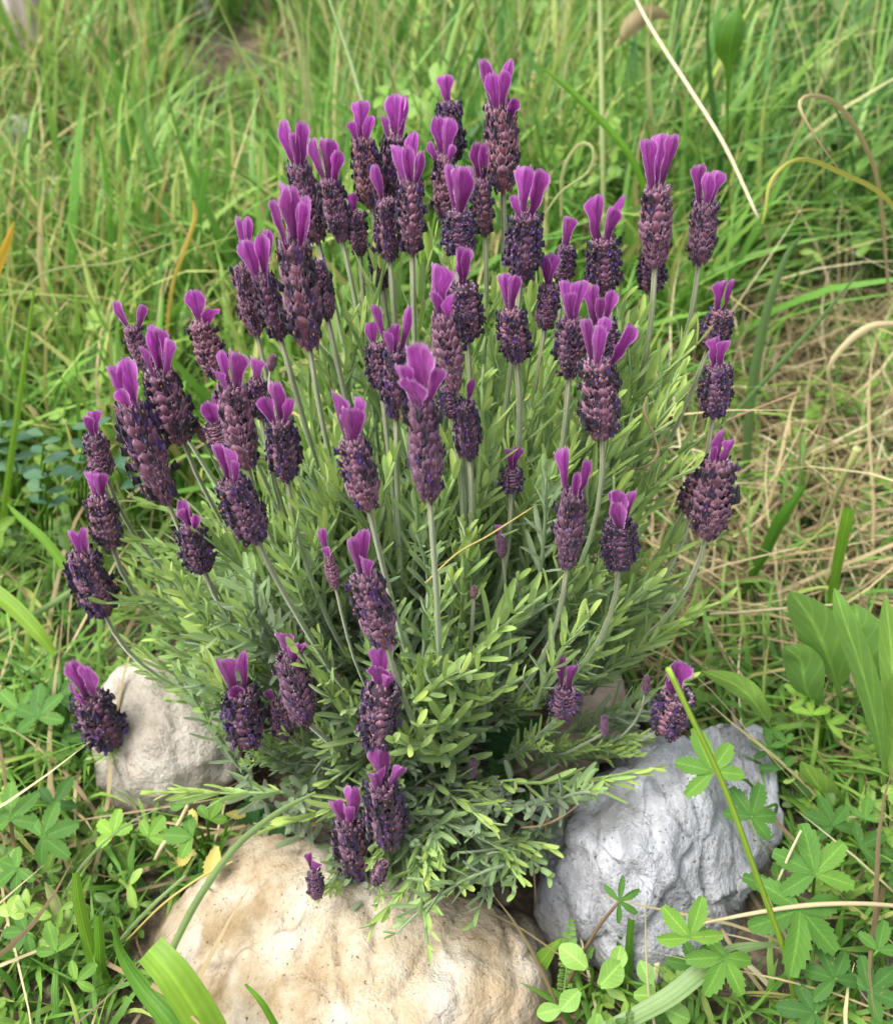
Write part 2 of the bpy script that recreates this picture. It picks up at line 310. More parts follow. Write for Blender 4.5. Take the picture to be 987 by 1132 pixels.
# ------------------------------------------------------------------ rocks
def rock(name, pts, mat, label, cat='rock', amp=.004, vox=.0035, fs=18, seed=0, cuts=0.0, smo=5, chips=10, chipd=.008):
    bm = bmesh.new()
    for p in pts: bm.verts.new(p)
    bmesh.ops.convex_hull(bm, input=bm.verts)
    for v in [v for v in bm.verts if not v.link_faces]: bm.verts.remove(v)
    bmesh.ops.recalc_face_normals(bm, faces=bm.faces)
    me = bpy.data.meshes.new(name); bm.to_mesh(me); bm.free()
    o = link(name, me)
    rm = o.modifiers.new('r', 'REMESH'); rm.mode = 'VOXEL'; rm.voxel_size = vox
    sm = o.modifiers.new('s', 'SMOOTH'); sm.iterations = smo; sm.factor = .7
    dg = bpy.context.evaluated_depsgraph_get(); m2 = bpy.data.meshes.new_from_object(o.evaluated_get(dg))
    o.modifiers.clear(); o.data = m2
    rr_ = random.Random(seed * 7 + 1)
    for _ in range(chips):
        a_ = rr_.uniform(0, 6.28); e_ = rr_.uniform(.15, 1.45); n_ = Vector((math.cos(a_) * math.cos(e_), math.sin(a_) * math.cos(e_) - .35, math.sin(e_))).normalized()
        mx_ = max(v.co.dot(n_) for v in m2.vertices) - rr_.uniform(.4, 1.0) * chipd
        for v in m2.vertices:
            h_ = v.co.dot(n_) - mx_
            if h_ > 0: v.co -= n_ * h_ * .93
    m2.update()
    nrm = [v.normal.copy() for v in m2.vertices]
    off = Vector((seed * 3.1, seed, 0))
    for v, nn in zip(m2.vertices, nrm):
        p = v.co + off
        d = noise.noise(p * fs) * amp * 1.5 + noise.fractal(p * fs * 3, .9, 2.1, 4) * amp * .55
        if cuts: 
            vd, vp = noise.voronoi(Vector((p.x * 1.5, p.y * .8, p.z)) * fs * 1.5 + 0.25 * noise.noise_vector(p * fs * 2)); c = vd; d += cuts * 1.3 * noise.noise(vp[0] * 7.3) ; d += cuts * min(.5, (c[1] - c[0])) * 1.6 + cuts * .5 * abs(noise.noise(Vector((p.x * 90, p.y * 40, p.z * 40))))
        if cuts > .0045:
            g_ = noise.fractal(Vector((p.x * 30 + p.z * 20, p.y * 9, p.z * 9)), .8, 2.0, 4); d += cuts * .55 * (abs(g_) - .3) + cuts * .35 * (round(g_ * 3) / 3)
        v.co += nn * d
    for p in m2.polygons: p.use_smooth = True
    m2.materials.clear(); m2.materials.append(mat)
    c = Vector((sum(p[0] for p in pts) / len(pts), sum(p[1] for p in pts) / len(pts), 0))
    m2.transform(Matrix.Translation(-c)); o.location = c
    return tag(o, label, cat)
def Zs(L): return [PZ(x, y, z) for x, y, z in L]
rock('cream_boulder', Zs([(236, 955, .028), (262, 930, .03), (300, 924, .038), (350, 944, .048), (400, 966, .046), (470, 984, .042), (530, 994, .040), (578, 1026, .036), (602, 1048, .03),
     (190, 1003, .018), (160, 1042, .004), (150, 1070, -.012), (330, 1000, .052), (400, 1050, .058), (470, 1110, .052), (300, 1075, .044), (215, 1085, .026), (540, 1100, .045), (604, 1090, .015),
     (180, 1220, -.01), (300, 1230, .02), (430, 1240, .03), (560, 1200, .025), (610, 1160, .0)]) + [PZ(x, y, -.05) for x, y in ((170, 1050), (590, 1010), (300, 920), (200, 1250), (600, 1250))],
     M['cream'], 'big cream limestone boulder at the front, under the lavender', amp=.0032, vox=.0024, seed=1, cuts=.0034, smo=1, chips=14, chipd=.009)
rock('grey_boulder', Zs([(702, 838, .07), (745, 812, .078), (790, 797, .078), (828, 797, .07), (846, 812, .055), (852, 870, .045), (852, 940, .03), (838, 1000, .01), (660, 866, .066), (625, 888, .045), (602, 915, .03),
     (596, 960, .015), (605, 1010, .01), (610, 1050, .0), (655, 930, .074), (745, 930, .085), (700, 1010, .064), (780, 1000, .055), (690, 1085, .012), (760, 1090, .004)]) + [PZ(x, y, -.05) for x, y in ((640, 900), (840, 840), (620, 1060), (800, 1080))],
     M['grey'], 'blue-grey rough limestone rock to the right of the cream boulder', amp=.0055, vox=.0026, seed=2, cuts=.005, smo=1, chips=12, chipd=.010)
rock('white_rock', Zs([(104, 768, .056), (128, 740, .07), (165, 730, .076), (215, 734, .076), (250, 770, .066), (262, 800, .05), (265, 850, .04), (235, 885, .02), (150, 800, .08), (200, 800, .084), (98, 815, .036), (102, 872, .016), (150, 905, .0), (200, 908, .0), (190, 860, .05)])
     + [PZ(x, y, -.04) for x, y in ((115, 850), (250, 800), (180, 900), (250, 870))], M['white'], 'off-white rounded rock left of the lavender', amp=.0035, vox=.003, seed=3, cuts=.002, smo=2)
rock('small_stone', Zs([(520, 955, .03), (545, 948, .034), (566, 975, .03), (566, 1000, .015), (535, 1005, .02), (515, 985, .02)]) + [PZ(540, 970, -.02), PZ(560, 995, -.02)], M['brown'],
     'small dark brown stone wedged between cream and grey rocks', 'stone', amp=.0015, vox=.0018, fs=50, seed=4)
rock('tan_rock', Zs([(598, 800, .035), (640, 760, .055), (668, 728, .05), (692, 750, .04), (680, 800, .05), (690, 830, .04), (640, 850, .05), (598, 868, .03), (560, 850, .02), (620, 880, .01)]) + [PZ(620, 800, -.03), PZ(680, 800, -.03), PZ(600, 870, -.03)], M['tan'],
     'pinkish tan rock half hidden behind lavender leaves above the grey rock', amp=.003, vox=.003, seed=5)
rock('small_stone', Zs([(895, 745, .02), (915, 725, .028), (950, 728, .028), (975, 745, .02), (960, 765, .01), (910, 768, .01)]) + [PZ(930, 745, -.02), PZ(960, 750, -.02)], M['pale'],
     'small pale grey stone among broad leaves at the right edge', 'stone', amp=.002, vox=.003, fs=40, seed=6)
def far_stone(px, py, wx, hz, mat, label, seed):
    c = PZ(px, py, .05); c.z = ground_z(c.x, c.y) + .01
    pts = [c + Vector((wx * math.cos(a) * (.8 + .2 * random.random()), wx * .7 * math.sin(a), 0)) for a in np.arange(0, 6.28, .7)]
    pts += [c + Vector((wx * .6 * math.cos(a + .3), wx * .4 * math.sin(a + .3), hz * (.8 + .4 * random.random()))) for a in np.arange(0, 6.28, 1.1)]
    return rock('pale_stone', pts + [c - Vector((0, 0, .03))], mat, label, 'stone', amp=.006, vox=.008, fs=12, seed=seed)
far_stone(22, 150, .05, .05, M['pale'], 'pale stone in the grass at the left edge, nearest below the post', 8)
far_stone(62, 185, .035, .03, M['pale'], 'small pale stone in the grass right of the left-edge stone', 9)
far_stone(232, 62, .03, .06, M['pale'], 'pale upright stone in the grass right of the wooden post', 10)

# weathered post
pz_ = 0
for _ in range(15): pb = PZ(60, 132, pz_); pz_ = ground_z(pb.x, pb.y); px_, py_ = pb.x, pb.y; gz = ground_z(px_, py_)
def post_fn(u, v):
    a = u * 2 * math.pi; r = .031 + .004 * noise.noise(Vector((math.cos(a) * 2, math.sin(a) * 2, v * 3))) - .004 * abs(math.sin(a * 3))
    r *= 1 - .1 * v
    if v > .985: r *= .2
    return (px_ + r * math.cos(a) - .02 * v, py_ + r * math.sin(a), gz - .05 + .62 * min(v / .985, 1))
q = Q(); q.add(grid(post_fn, 33, 30)); o = q.build('wooden_post', M['post'], loc=(px_, py_, gz)); tag(o, 'weathered pale wooden post in the grass at the upper left', 'post')

# ------------------------------------------------------------------ lavender flower head templates (unit: width 1, height 1)
PV = [0]
def prof(t):
    top, wid, bs = [(.40, .25, .42), (.52, .34, .50), (.22, .20, .36), (.46, .45, .34), (.30, .30, .48), (.58, .22, .55)][PV[0] % 6]
    return .5 * (min(1, bs + (1 - bs) * t / wid) if t < wid else 1) * (1 - top * (max(0, t - .35) / .65) ** 1.3)
def bract_geo(rad, ang, z, wd, ln, out, tint, seed, tip=1.0):
    """one pointed, cupped bract hugging the spike"""
    def fn(u, v):
        uu = (u - .5) * 2; hw = wd * .5 * (math.sin(math.pi * min(.5, .22 + v * .62)) ** .8) * (1 if v < .5 else max(.05, 1 - ((v - .5) / .51) ** 1.5))
        x = uu * hw; y = rad + out * v * (1 - .45 * v) + .05 - .05 * uu * uu - .04 * v * v; zz = z + ln * v + .012 * math.sin(seed + 5 * v + 3 * uu)
        a = ang + x / max(rad, .1) * .8; return (y * math.sin(a), -y * math.cos(a), zz)
    return grid(fn, 7, 6, tint)
def make_spike(seed):
    r_ = random.Random(seed); q = Q(); PV[0] = seed
    def core(u, v):
        a = u * 2 * math.pi; r = prof(v) * .66 * (1 if .02 < v < .97 else .1); return (r * math.cos(a), r * math.sin(a), v)
    q.add(grid(core, 17, 14, .1), 2)
    n = 8
    for m in range(5):      # small bracts closing the top
        q.add(bract_geo(.16, m * 1.26 + seed, .88, .26, .12, -.06, r_.uniform(.2, .9), m))
    for i in range(n):
        t = .00 + i / n * .93; rr = prof(t + .04)
        for kq in range(4):
            a = kq * math.pi / 2 + r_.uniform(-.08, .08)
            a += r_.uniform(-.16, .16); q.add(bract_geo(rr * .72, a, t - .01 + r_.uniform(-.015, .015), rr * r_.uniform(.72, .98), r_.uniform(.13, .19), .17 + r_.uniform(-.03, .08), r_.uniform(.15, 1), r_.random() * 9))
            # woolly calyces beside the bract
            for s_ in (-1, 1):
                q.add(bract_geo(rr * .70, a + s_ * .52 + r_.uniform(-.08, .08), t + .045 + r_.uniform(-.015, .015), rr * .46, .10, .20, r_.uniform(.1, .8), r_.random() * 9))
            q.add(bract_geo(rr * .68, a + math.pi / 4, t + .02 + r_.uniform(-.01, .01), rr * .44, .09, .19, r_.uniform(0, .6), r_.random() * 9))
    for _ in range(70):      # loose woolly calyx tips all over
        t = r_.random() * .93; a = r_.random() * 6.283; rr = prof(t + .03)
        q.add(bract_geo(rr * .74, a, t, rr * r_.uniform(.22, .40), r_.uniform(.05, .09), r_.uniform(.16, .30), r_.random(), r_.random() * 9))
    for _ in range(1300):
        t = r_.random() ** .9 * .98; a = r_.random() * 6.283; rr = prof(t) * r_.uniform(.80, .98)
        p = Vector((rr * math.sin(a), -rr * math.cos(a), t)); d = Vector((math.sin(a), -math.cos(a), r_.uniform(.0, 1.1))); d += Vector((r_.uniform(-.7, .7), r_.uniform(-.7, .7), 0))
        d = d.normalized() * r_.uniform(.035, .075); s_ = Vector((-math.cos(a) + r_.uniform(-.5, .5), -math.sin(a), r_.uniform(-.5, .5))).normalized()
        q.add(strip([p, p + d * .6, p + d + Vector((0, 0, .01))], s_, np.array([.015, .010, .003]), cols=2), 1)
    return q.mesh('flower_spike', [M['bract'], M['hair'], M['core']])
def make_florets(seed, full):
    r_ = random.Random(seed); q = Q(); n = 9; PV[0] = 0
    for i in range(n):
        t = .07 + i / n * .90
        rr = prof(t) * 1.0
        for kq in range(4):
            for s_ in ((-1, 0, 1) if full > .8 else (-1, 1)):
                if r_.random() > full * (.75 + .5 * (t > .75) + (.3 if t > .85 else 0)): continue
                a = kq * math.pi / 2 + math.pi / 4 + s_ * (.28 if full <= .8 else .38) + r_.uniform(-.13, .13); z = t + r_.uniform(-.02, .02)
                out = Vector((math.sin(a), -math.cos(a), r_.uniform(.0, .5))).normalized(); base = Vector((math.sin(a), -math.cos(a), 0)) * (rr * .80) + Vector((0, 0, z))
                Fm = frame(out); L = r_.uniform(.08, .24); tn = r_.choice([.0, .0, .15, .3, .5, .6, 1]) 
                tip = base + out * L
                q.add(tube([base, base + out * L * .5, tip], [.035, .045, .055], 5, max(0, tn - .3)))
                ro = r_.random() * 6
                for m in range(5):
                    al = ro + m * 2 * math.pi / 5; rad = Fm @ Vector((math.cos(al), math.sin(al), 0)); side = Fm @ Vector((-math.sin(al), math.cos(al), 0))
                    lr = r_.uniform(.045, .085); b = r_.uniform(-.04, .07)
                    q.add(strip([tip + rad * .01, tip + rad * lr * .6 + out * .02, tip + rad * lr + out * b], side, np.array([.03, .085, .045]), fold=.2, tint=tn))
                if r_.random() < .45:
                    q.add(tube([tip + out * .0, tip + out * .028], [.016, .014], 5), 1)
    if not q.V: q.add(tube([(0, 0, .5), (0, 0, .52)], .01))
    return q.mesh('floret_cluster', [M['floret'], M['anther']])
SPIKES = [make_spike(i) for i in range(6)]
FLOR = {'f': [make_florets(20 + i, 1.0) for i in range(3)], 'm': [make_florets(30 + i, .62) for i in range(3)], 's': [make_florets(40 + i, .22) for i in range(3)]}
def make_petal(seed):
    r_ = random.Random(seed); cup = r_.choice([r_.uniform(-.5, .6), r_.uniform(.8, 1.3), r_.uniform(-1.1, -.7)]); bend = r_.uniform(-.12, .20); ruf = r_.uniform(.03, .09); ph = r_.random() * 6; crease = r_.uniform(.02, .12); roll = r_.uniform(-.3, .5)
    mx = r_.uniform(.62, .84); base = r_.uniform(.24, .40); tw = r_.uniform(-.5, .5); sk = r_.uniform(-.10, .10); notch = r_.choice([0, 0, .03, .05]); pt = r_.choice([.8, 1.0, 1.25])
    def fn(u, v):
        uu = (u - .5) * 2
        w_ = .5 * (base + (1 - base) * min(1, v / mx) ** 1.6) * (1 if v < mx else max(.03, 1 - ((v - mx) / (1.001 - mx)) ** 2.2) ** (.5 * pt))
        w_ *= 1 + .11 * math.sin(v * 9 + ph + (1.7 if u > .5 else 0))
        x = uu * w_ + sk * math.sin(v * 3.6 + ph); a = tw * v
        y = cup * (uu * uu) * w_ * .9 - crease * math.exp(-uu * uu * 12) * v + ruf * math.sin(v * 15 + ph + uu * 3) * abs(uu) + ruf * .4 * math.sin(v * 22 + uu * 9)
        x, y = x * math.cos(a) - y * math.sin(a), x * math.sin(a) + y * math.cos(a)
        y += .025 * noise.noise(Vector((uu * 2.2, v * 5, seed))) * (1 + abs(uu)); y += bend * math.sin(v * 3.1) + roll * max(0, v - .75) ** 2 * 3
        return (x, y * .8, v - notch * math.exp(-uu * uu * 8) * max(0, v - .8) * 5)
    q = Q(); q.add(grid(fn, 11, 17)); r2 = random.Random(seed + 1)
    for _ in range(70):      # fringe of short pale hairs round the rim
        v = r2.random() ** .6; sgn = r2.choice((0, 1)); p = Vector(fn(sgn, v * .98)); o_ = Vector(((sgn - .5) * 2 * (1.1 - v * .8), r2.uniform(-.4, .4), .3 + v)).normalized() * r2.uniform(.03, .07)
        q.add(strip([p, p + o_], Vector((.3, .3, 1)) if v < .7 else Vector((1, .3, 0)), np.array([.018, .006]), cols=2), 1)
    return q.mesh('petal', [M['petal'], M['phair']])
PETALS = [make_petal(60 + i) for i in range(16)]

# ------------------------------------------------------------------ the lavender bush
BC = Vector((-.012, .395, .0))
bush = empty('lavender_bush', BC, 'flowering lavender bush with many purple spikes and grey-green leaves', 'lavender')
ZR = {'A': (300, 40, 3.084), 'B': (540, 40, 3.29), 'C': (0, 0, 2.98), 'D': (60, 300, 2.98), 'E': (340, 330, 3.06), 'F': (580, 330, 3.06), 'G': (200, 650, 3.06), 'H': (430, 640, 3.143), 'I': (0, 660, 2.397), 'J': (680, 640, 2.3), 'O': (0, 0, 1.0)}
def zc(r, x, y): a, b, s_ = ZR[r]; return a + x / s_, b + y / s_
# region, top x,y, base x,y, width, [petal tip x, y, width], florets (f full, m some, s sparse), depth shift
HEADS = [
 ('A', 605, 225, 612, 430, 100, [(598, 130, 50)], 'f', .03), ('A', 588, 410, 592, 625, 95, [(565, 270, 48), (605, 275, 45), (540, 358, 30), (620, 370, 25)], 'm', .012),
 ('A', 640, 600, 640, 745, 118, [(640, 445, 64), (678, 442, 42), (600, 432, 32)], 'f', -.012), ('A', 715, 490, 728, 680, 82, [(700, 358, 45), (725, 365, 35)], 'm', .015),
 ('A', 780, 235, 790, 530, 132, [(715, 75, 34), (748, 122, 46), (787, 113, 40), (815, 75, 34), (835, 210, 38)], 'm', .0), ('A', 870, 610, 850, 828, 130, [(862, 442, 55), (912, 450, 58), (832, 540, 30)], 'f', -.015),
 ('A', 308, 350, 342, 582, 100, [(297, 220, 60), (340, 270, 34), (268, 290, 26)], 'm', .01), ('A', 420, 340, 402, 590, 100, [(425, 195, 58), (455, 200, 30), (376, 270, 28)], 'f', .02),
 ('A', 388, 560, 405, 765, 84, [(352, 435, 36)], 'f', .008), ('A', 472, 490, 480, 743, 110, [(410, 368, 52), (487, 322, 34), (465, 370, 38), (510, 392, 26)], 'm', -.006),
 ('A', 90, 440, 160, 702, 105, [(45, 283, 46), (95, 288, 50), (68, 330, 35)], 'm', .012), ('A', 195, 490, 242, 695, 100, [(145, 345, 42), (188, 348, 56), (222, 385, 35)], 'm', .0),
 ('A', 290, 600, 302, 747, 72, [(275, 535, 40)], 'm', .03), ('A', 358, 710, 380, 858, 72, [(360, 670, 22)], 'f', .04),
 ('A', 75, 700, 130, 1062, 145, [(65, 508, 68), (28, 493, 42), (122, 543, 46), (14, 555, 40), (100, 560, 36)], 'm', -.02),
 ('A', 580, 950, 626, 1200, 120, [(560, 772, 66), (620, 878, 40), (545, 870, 32)], 's', -.01), ('A', 650, 850, 668, 1035, 122, [(638, 718, 66), (665, 722, 30)], 'f', .006),
 ('A', 815, 935, 836, 1107, 110, [(795, 808, 42), (830, 812, 40)], 'f', .0), ('B', 222, 905, 203, 1062, 95, [(203, 793, 34), (232, 788, 42)], 'm', .01),
 ('E', 232, 155, 250, 300, 88, [(210, 80, 44)], 'f', .012), ('E', 298, 170, 300, 402, 105, [(222, 18, 30), (342, 25, 28), (302, 88, 48), (262, 110, 30)], 'f', .01),
 ('B', 610, 548, 605, 838, 145, [(575, 370, 56), (625, 353, 64), (678, 355, 45)], 's', -.01), ('B', 790, 605, 765, 830, 112, [(768, 466, 46), (803, 495, 36), (838, 490, 42)], 'm', .0),
 ('B', 420, 740, 418, 935, 132, [(392, 574, 56), (498, 580, 50), (455, 620, 46)], 'f', .01), ('B', 280, 765, 268, 900, 85, [(288, 653, 46)], 'm', .03),
 ('B', 590, 790, 592, 928, 100, [], 'f', .02), ('B', 848, 1000, 800, 1132, 112, [(858, 888, 50), (895, 884, 30)], 'f', .01),
 ('B', 305, 1030, 293, 1238, 128, [(275, 885, 46), (335, 887, 56), (300, 930, 42)], 'm', -.002), ('B', 410, 1040, 434, 1180, 118, [(374, 903, 48), (452, 920, 42), (402, 950, 36)], 'f', .006),
 ('F', 245, 210, 262, 467, 145, [(205, 68, 36), (250, 88, 40), (355, 85, 60), (275, 60, 40)], 'm', -.012), ('F', 655, 228, 638, 398, 110, [(645, 131, 52), (683, 140, 46)], 'f', -.005),
 ('F', 655, 550, 615, 797, 150, [(672, 443, 40), (703, 478, 42), (640, 500, 26)], 'm', -.01), ('F', 590, 600, 562, 730, 100, [], 'f', .012),
 ('F', 165, 655, 142, 908, 122, [(130, 505, 44), (205, 545, 40), (180, 585, 26)], 's', -.005), ('F', 322, 755, 318, 908, 122, [(300, 647, 38), (330, 648, 48), (374, 648, 34), (325, 688, 50)], 'f', -.005),
 ('E', 385, 345, 412, 672, 138, [(397, 148, 76), (310, 225, 50), (345, 268, 72), (432, 232, 42)], 's', -.03), ('E', 148, 482, 205, 707, 130, [(138, 370, 76), (82, 308, 50), (166, 333, 36)], 'm', -.01),
 ('E', 470, 300, 488, 395, 85, [], 'f', .012), ('E', 530, 350, 548, 540, 88, [(562, 272, 24)], 'f', .02), ('E', 692, 580, 690, 652, 88, [(680, 508, 34), (712, 500, 32)], 'f', .04),
 ('E', 650, 805, 660, 872, 46, [(640, 765, 24)], '-', .04), ('E', 70, 870, 95, 978, 56, [(48, 776, 28), (70, 840, 32)], '-', .01),
 ('E', 188, 935, 262, 1166, 138, [(148, 812, 38), (188, 778, 44), (195, 878, 46)], 'm', -.01), 
 ('D', 250, 185, 320, 330, 85, [(208, 94, 35), (290, 108, 30)], 's', .02), ('D', 340, 330, 425, 562, 132, [(330, 188, 66), (376, 218, 38), (280, 243, 34), (322, 174, 42)], 'm', .0),
 ('D', 245, 440, 372, 757, 142, [(238, 282, 56), (178, 312, 42), (222, 385, 48)], 'm', -.02), ('D', 130, 545, 170, 673, 92, [(98, 478, 36), (126, 461, 36)], 'm', .0),
 ('D', 145, 745, 192, 907, 108, [(122, 660, 56), (150, 664, 40)], 'm', -.004), ('D', 85, 932, 165, 1127, 130, [(52, 853, 30), (102, 845, 34)], 'f', -.01),
 ('D', 475, 170, 548, 347, 112, [(455, 58, 52), (530, 124, 46)], 's', .015), ('D', 578, 375, 637, 642, 128, [(594, 264, 56), (548, 258, 26), (525, 325, 52)], 's', -.002),
 ('D', 665, 358, 682, 482, 85, [(655, 282, 52)], 'm', .02), ('D', 525, 498, 562, 582, 95, [(505, 425, 56), (540, 400, 26)], 'm', .012),
 ('D', 745, 490, 767, 682, 108, [(722, 363, 46), (685, 410, 46), (776, 414, 32)], 'f', .0), ('D', 580, 690, 668, 887, 130, [(525, 571, 38), (560, 577, 50), (585, 622, 32)], 'f', -.015),
 ('D', 445, 838, 492, 982, 108, [(430, 750, 40), (430, 780, 42), (467, 800, 32)], 'f', .0), ('C', 800, 880, 847, 1100, 95, [(778, 713, 32), (818, 713, 26)], 'm', .012),
 ('C', 862, 905, 925, 1117, 92, [(800, 793, 62), (860, 768, 52), (882, 755, 30)], 'm', .0), ('O', 348, 290, 362, 352, 30, [], 'm', .01), ('D', 722, 275, 712, 325, 40, [], '-', .01), ('D', 470, 505, 495, 560, 36, [], '-', .02),
 ('G', 200, 345, 225, 522, 142, [(135, 238, 66), (215, 212, 34), (182, 332, 48)], 'f', -.004), ('G', 365, 230, 420, 452, 130, [(328, 150, 60), (413, 188, 46), (385, 188, 34)], 's', -.004),
 ('G', 330, 385, 352, 507, 88, [(285, 350, 32)], 'm', .012), ('G', 680, 335, 662, 527, 138, [(685, 194, 66), (663, 262, 62), (705, 300, 36)], 'f', -.004),
 ('G', 678, 665, 708, 862, 138, [(672, 543, 60), (748, 603, 36), (655, 630, 52)], 'f', -.004), ('G', 565, 790, 595, 972, 130, [(578, 674, 52), (516, 720, 38), (558, 742, 42)], 'f', .004),
 ('G', 448, 965, 460, 1042, 66, [(430, 898, 22), (447, 918, 36)], 'm', -.026), ('G', 685, 930, 655, 1000, 50, [], 'f', -.02),
 ('H', 612, 385, 603, 477, 118, [(598, 270, 32), (650, 298, 36)], 'm', .01), ('J', 160, 290, 125, 387, 102, [(158, 204, 58), (140, 245, 34)], 'f', -.01), ('I', 235, 268, 296, 390, 118, [(186, 173, 38), (226, 179, 46), (192, 230, 30)], 'f', .0),
 ('H', 292, 625, 290, 690, 36, [], '-', .02), ('H', 895, 340, 890, 398, 36, [], '-', .0), ('H', 748, 480, 748, 545, 36, [], '-', .0), ('H', 297, 28, 296, 66, 30, [], '-', .03), ('E', 562, 975, 560, 1012, 28, [], '-', .03),
]
YT = [(60, .465), (150, .45), (250, .42), (330, .385), (420, .345), (520, .31), (620, .295), (720, .285), (820, .275), (900, .268), (1000, .262)]
def depth(x, y):
    Y = np.interp(y, [a for a, b in YT], [b for a, b in YT]); t = min(1, ((x - 470) / 330) ** 2)
    side = np.interp(y, [200, 350, 600, 850], [Y, .40, .375, .345]); return float(Y * (1 - t) + max(side, Y) * t)
stems = []
for hi, (r, tx, ty, bx, by, wd, pet, fl, dY) in enumerate(HEADS):
    sc = ZR[r][2]; t_ = zc(r, tx, ty); b_ = zc(r, bx, by); wd /= sc
    Y = depth(b_[0], max(60, (b_[1] + t_[1]) / 2)) + dY
    B = PY(*b_, Y); T = PY(*t_, Y + .001); dpt = (T - B)
    pxw = (B.y * cp + (CAMZ - B.z) * sp) / F; W = wd * pxw; L = dpt.length * 1.03; axis = dpt.normalized()
    root = BC + Vector(((B.x - BC.x) * .16 + random.uniform(-.012, .012), (B.y - BC.y) * .2 + random.uniform(-.01, .01), .01))
    if b_[1] > 780: root = BC + Vector(((B.x - BC.x) * .5, (B.y - BC.y) * .45, .025))
    D = (B - root).length; P1 = B - axis * D * .38; P2 = root + (B - root) * .32 - Vector((0, 0, .01))
    if b_[1] > 780: P1 = B + (root - B) * .3 + Vector((0, 0, -.006)); P2 = root + (B - root) * .3 + Vector((0, 0, .0))
    ts = np.linspace(0, 1, 16)[:, None]; P = [np.array(p) for p in (root, P2, P1, B + axis * .002)]
    cv = (1 - ts) ** 3 * P[0] + 3 * (1 - ts) ** 2 * ts * P[1] + 3 * (1 - ts) * ts ** 2 * P[2] + ts ** 3 * P[3]
    wb = np.array([[.0016 * noise.noise(Vector((hi, t * 3, a))) * math.sin(math.pi * t) for a in (1, 5)] for t in np.linspace(0, 1, 16)]); cv[:, 0] += wb[:, 0] * 2; cv[:, 1] += wb[:, 1] * 2
    small = (fl == '-' or wd < 20)
    rad = (.0013 if not small else .0007) * np.linspace(1.1, .92, 16) * random.uniform(.92, 1.1)
    q = Q(); q.add(tube(cv, rad, 8)); rr_ = random.Random(hi)
    for _ in range(60 if small else 420):
        t = rr_.uniform(.35, .995) * 15; i = min(int(t), 14); f_ = t - i; p = Vector(cv[i] * (1 - f_) + cv[i + 1] * f_); a = rr_.random() * 6.283
        o_ = Vector((math.cos(a), math.sin(a), rr_.uniform(-.3, .3))); rz = float(rad[i]); 
        q.add(strip([p + o_ * rz * .9, p + o_ * (rz + rr_.uniform(.0004, .0009))], Vector((0, 0, 1)).cross(o_) if rr_.random() < .5 else Vector((0, 0, 1)), np.array([.00011, .00005]), cols=2), 1)
    st = q.build('flower_stalk', [M['stem'], M['shair']], bush, tuple(B), BC); stems.append((cv, B, hi))
    Rm = frame(axis, Vector((1, 0, 0))) @ Matrix.Rotation(rr_.choice([0, math.pi / 4, math.pi / 2, 2.4]) + rr_.uniform(-.2, .2), 3, 'Z')
    so = link('flower_spike', SPIKES[hi * 5 % 6], st); so.rotation_mode = 'QUATERNION'; so.rotation_quaternion = Rm.to_quaternion(); so.scale = (W * .88, W * .88, L)
    if small: so['label'] = 'small closed flower bud'
    if fl in 'fms':
        fo = link('floret_cluster', FLOR[fl][hi % 3], st); fo.rotation_mode = 'QUATERNION'; fo.rotation_quaternion = Rm.to_quaternion()
        fo.scale = (W * .90, W * .90, L)
    pl = sorted(range(len(pet)), key=lambda i: pet[i][1])           # tallest petals stand at the back
    for rk, i in enumerate(pl):
        px, py, pw = pet[i]; p2 = zc(r, px, py); dy = .0035 - .0026 * rk
        tip = PY(*p2, T.y + dy + rr_.uniform(-.001, .001)); side = (tip.x - T.x)
        rootp = B + (T - B) * .90 + Vector((max(-W * .28, min(W * .28, side * .35)), dy * .6, 0))
        ax = tip - rootp; Lp = ax.length; ww = pw / sc * pxw * rr_.uniform(.98, 1.18)
        yaw = rr_.uniform(-.7, .7) + max(-.5, min(.5, side * 40))
        Rp = frame(ax, Vector((1, 0, 0))) @ Matrix.Rotation(yaw, 3, 'Z')
        po = link('petal', PETALS[rr_.randrange(16)], st); po.location = rootp - B; po.rotation_mode = 'QUATERNION'; po.rotation_quaternion = Rp.to_quaternion()
        po.scale = (ww * 1.02 / max(.75, math.cos(yaw)), ww * rr_.choice([-1, 1, 1]) * 1.0 if False else ww, Lp)

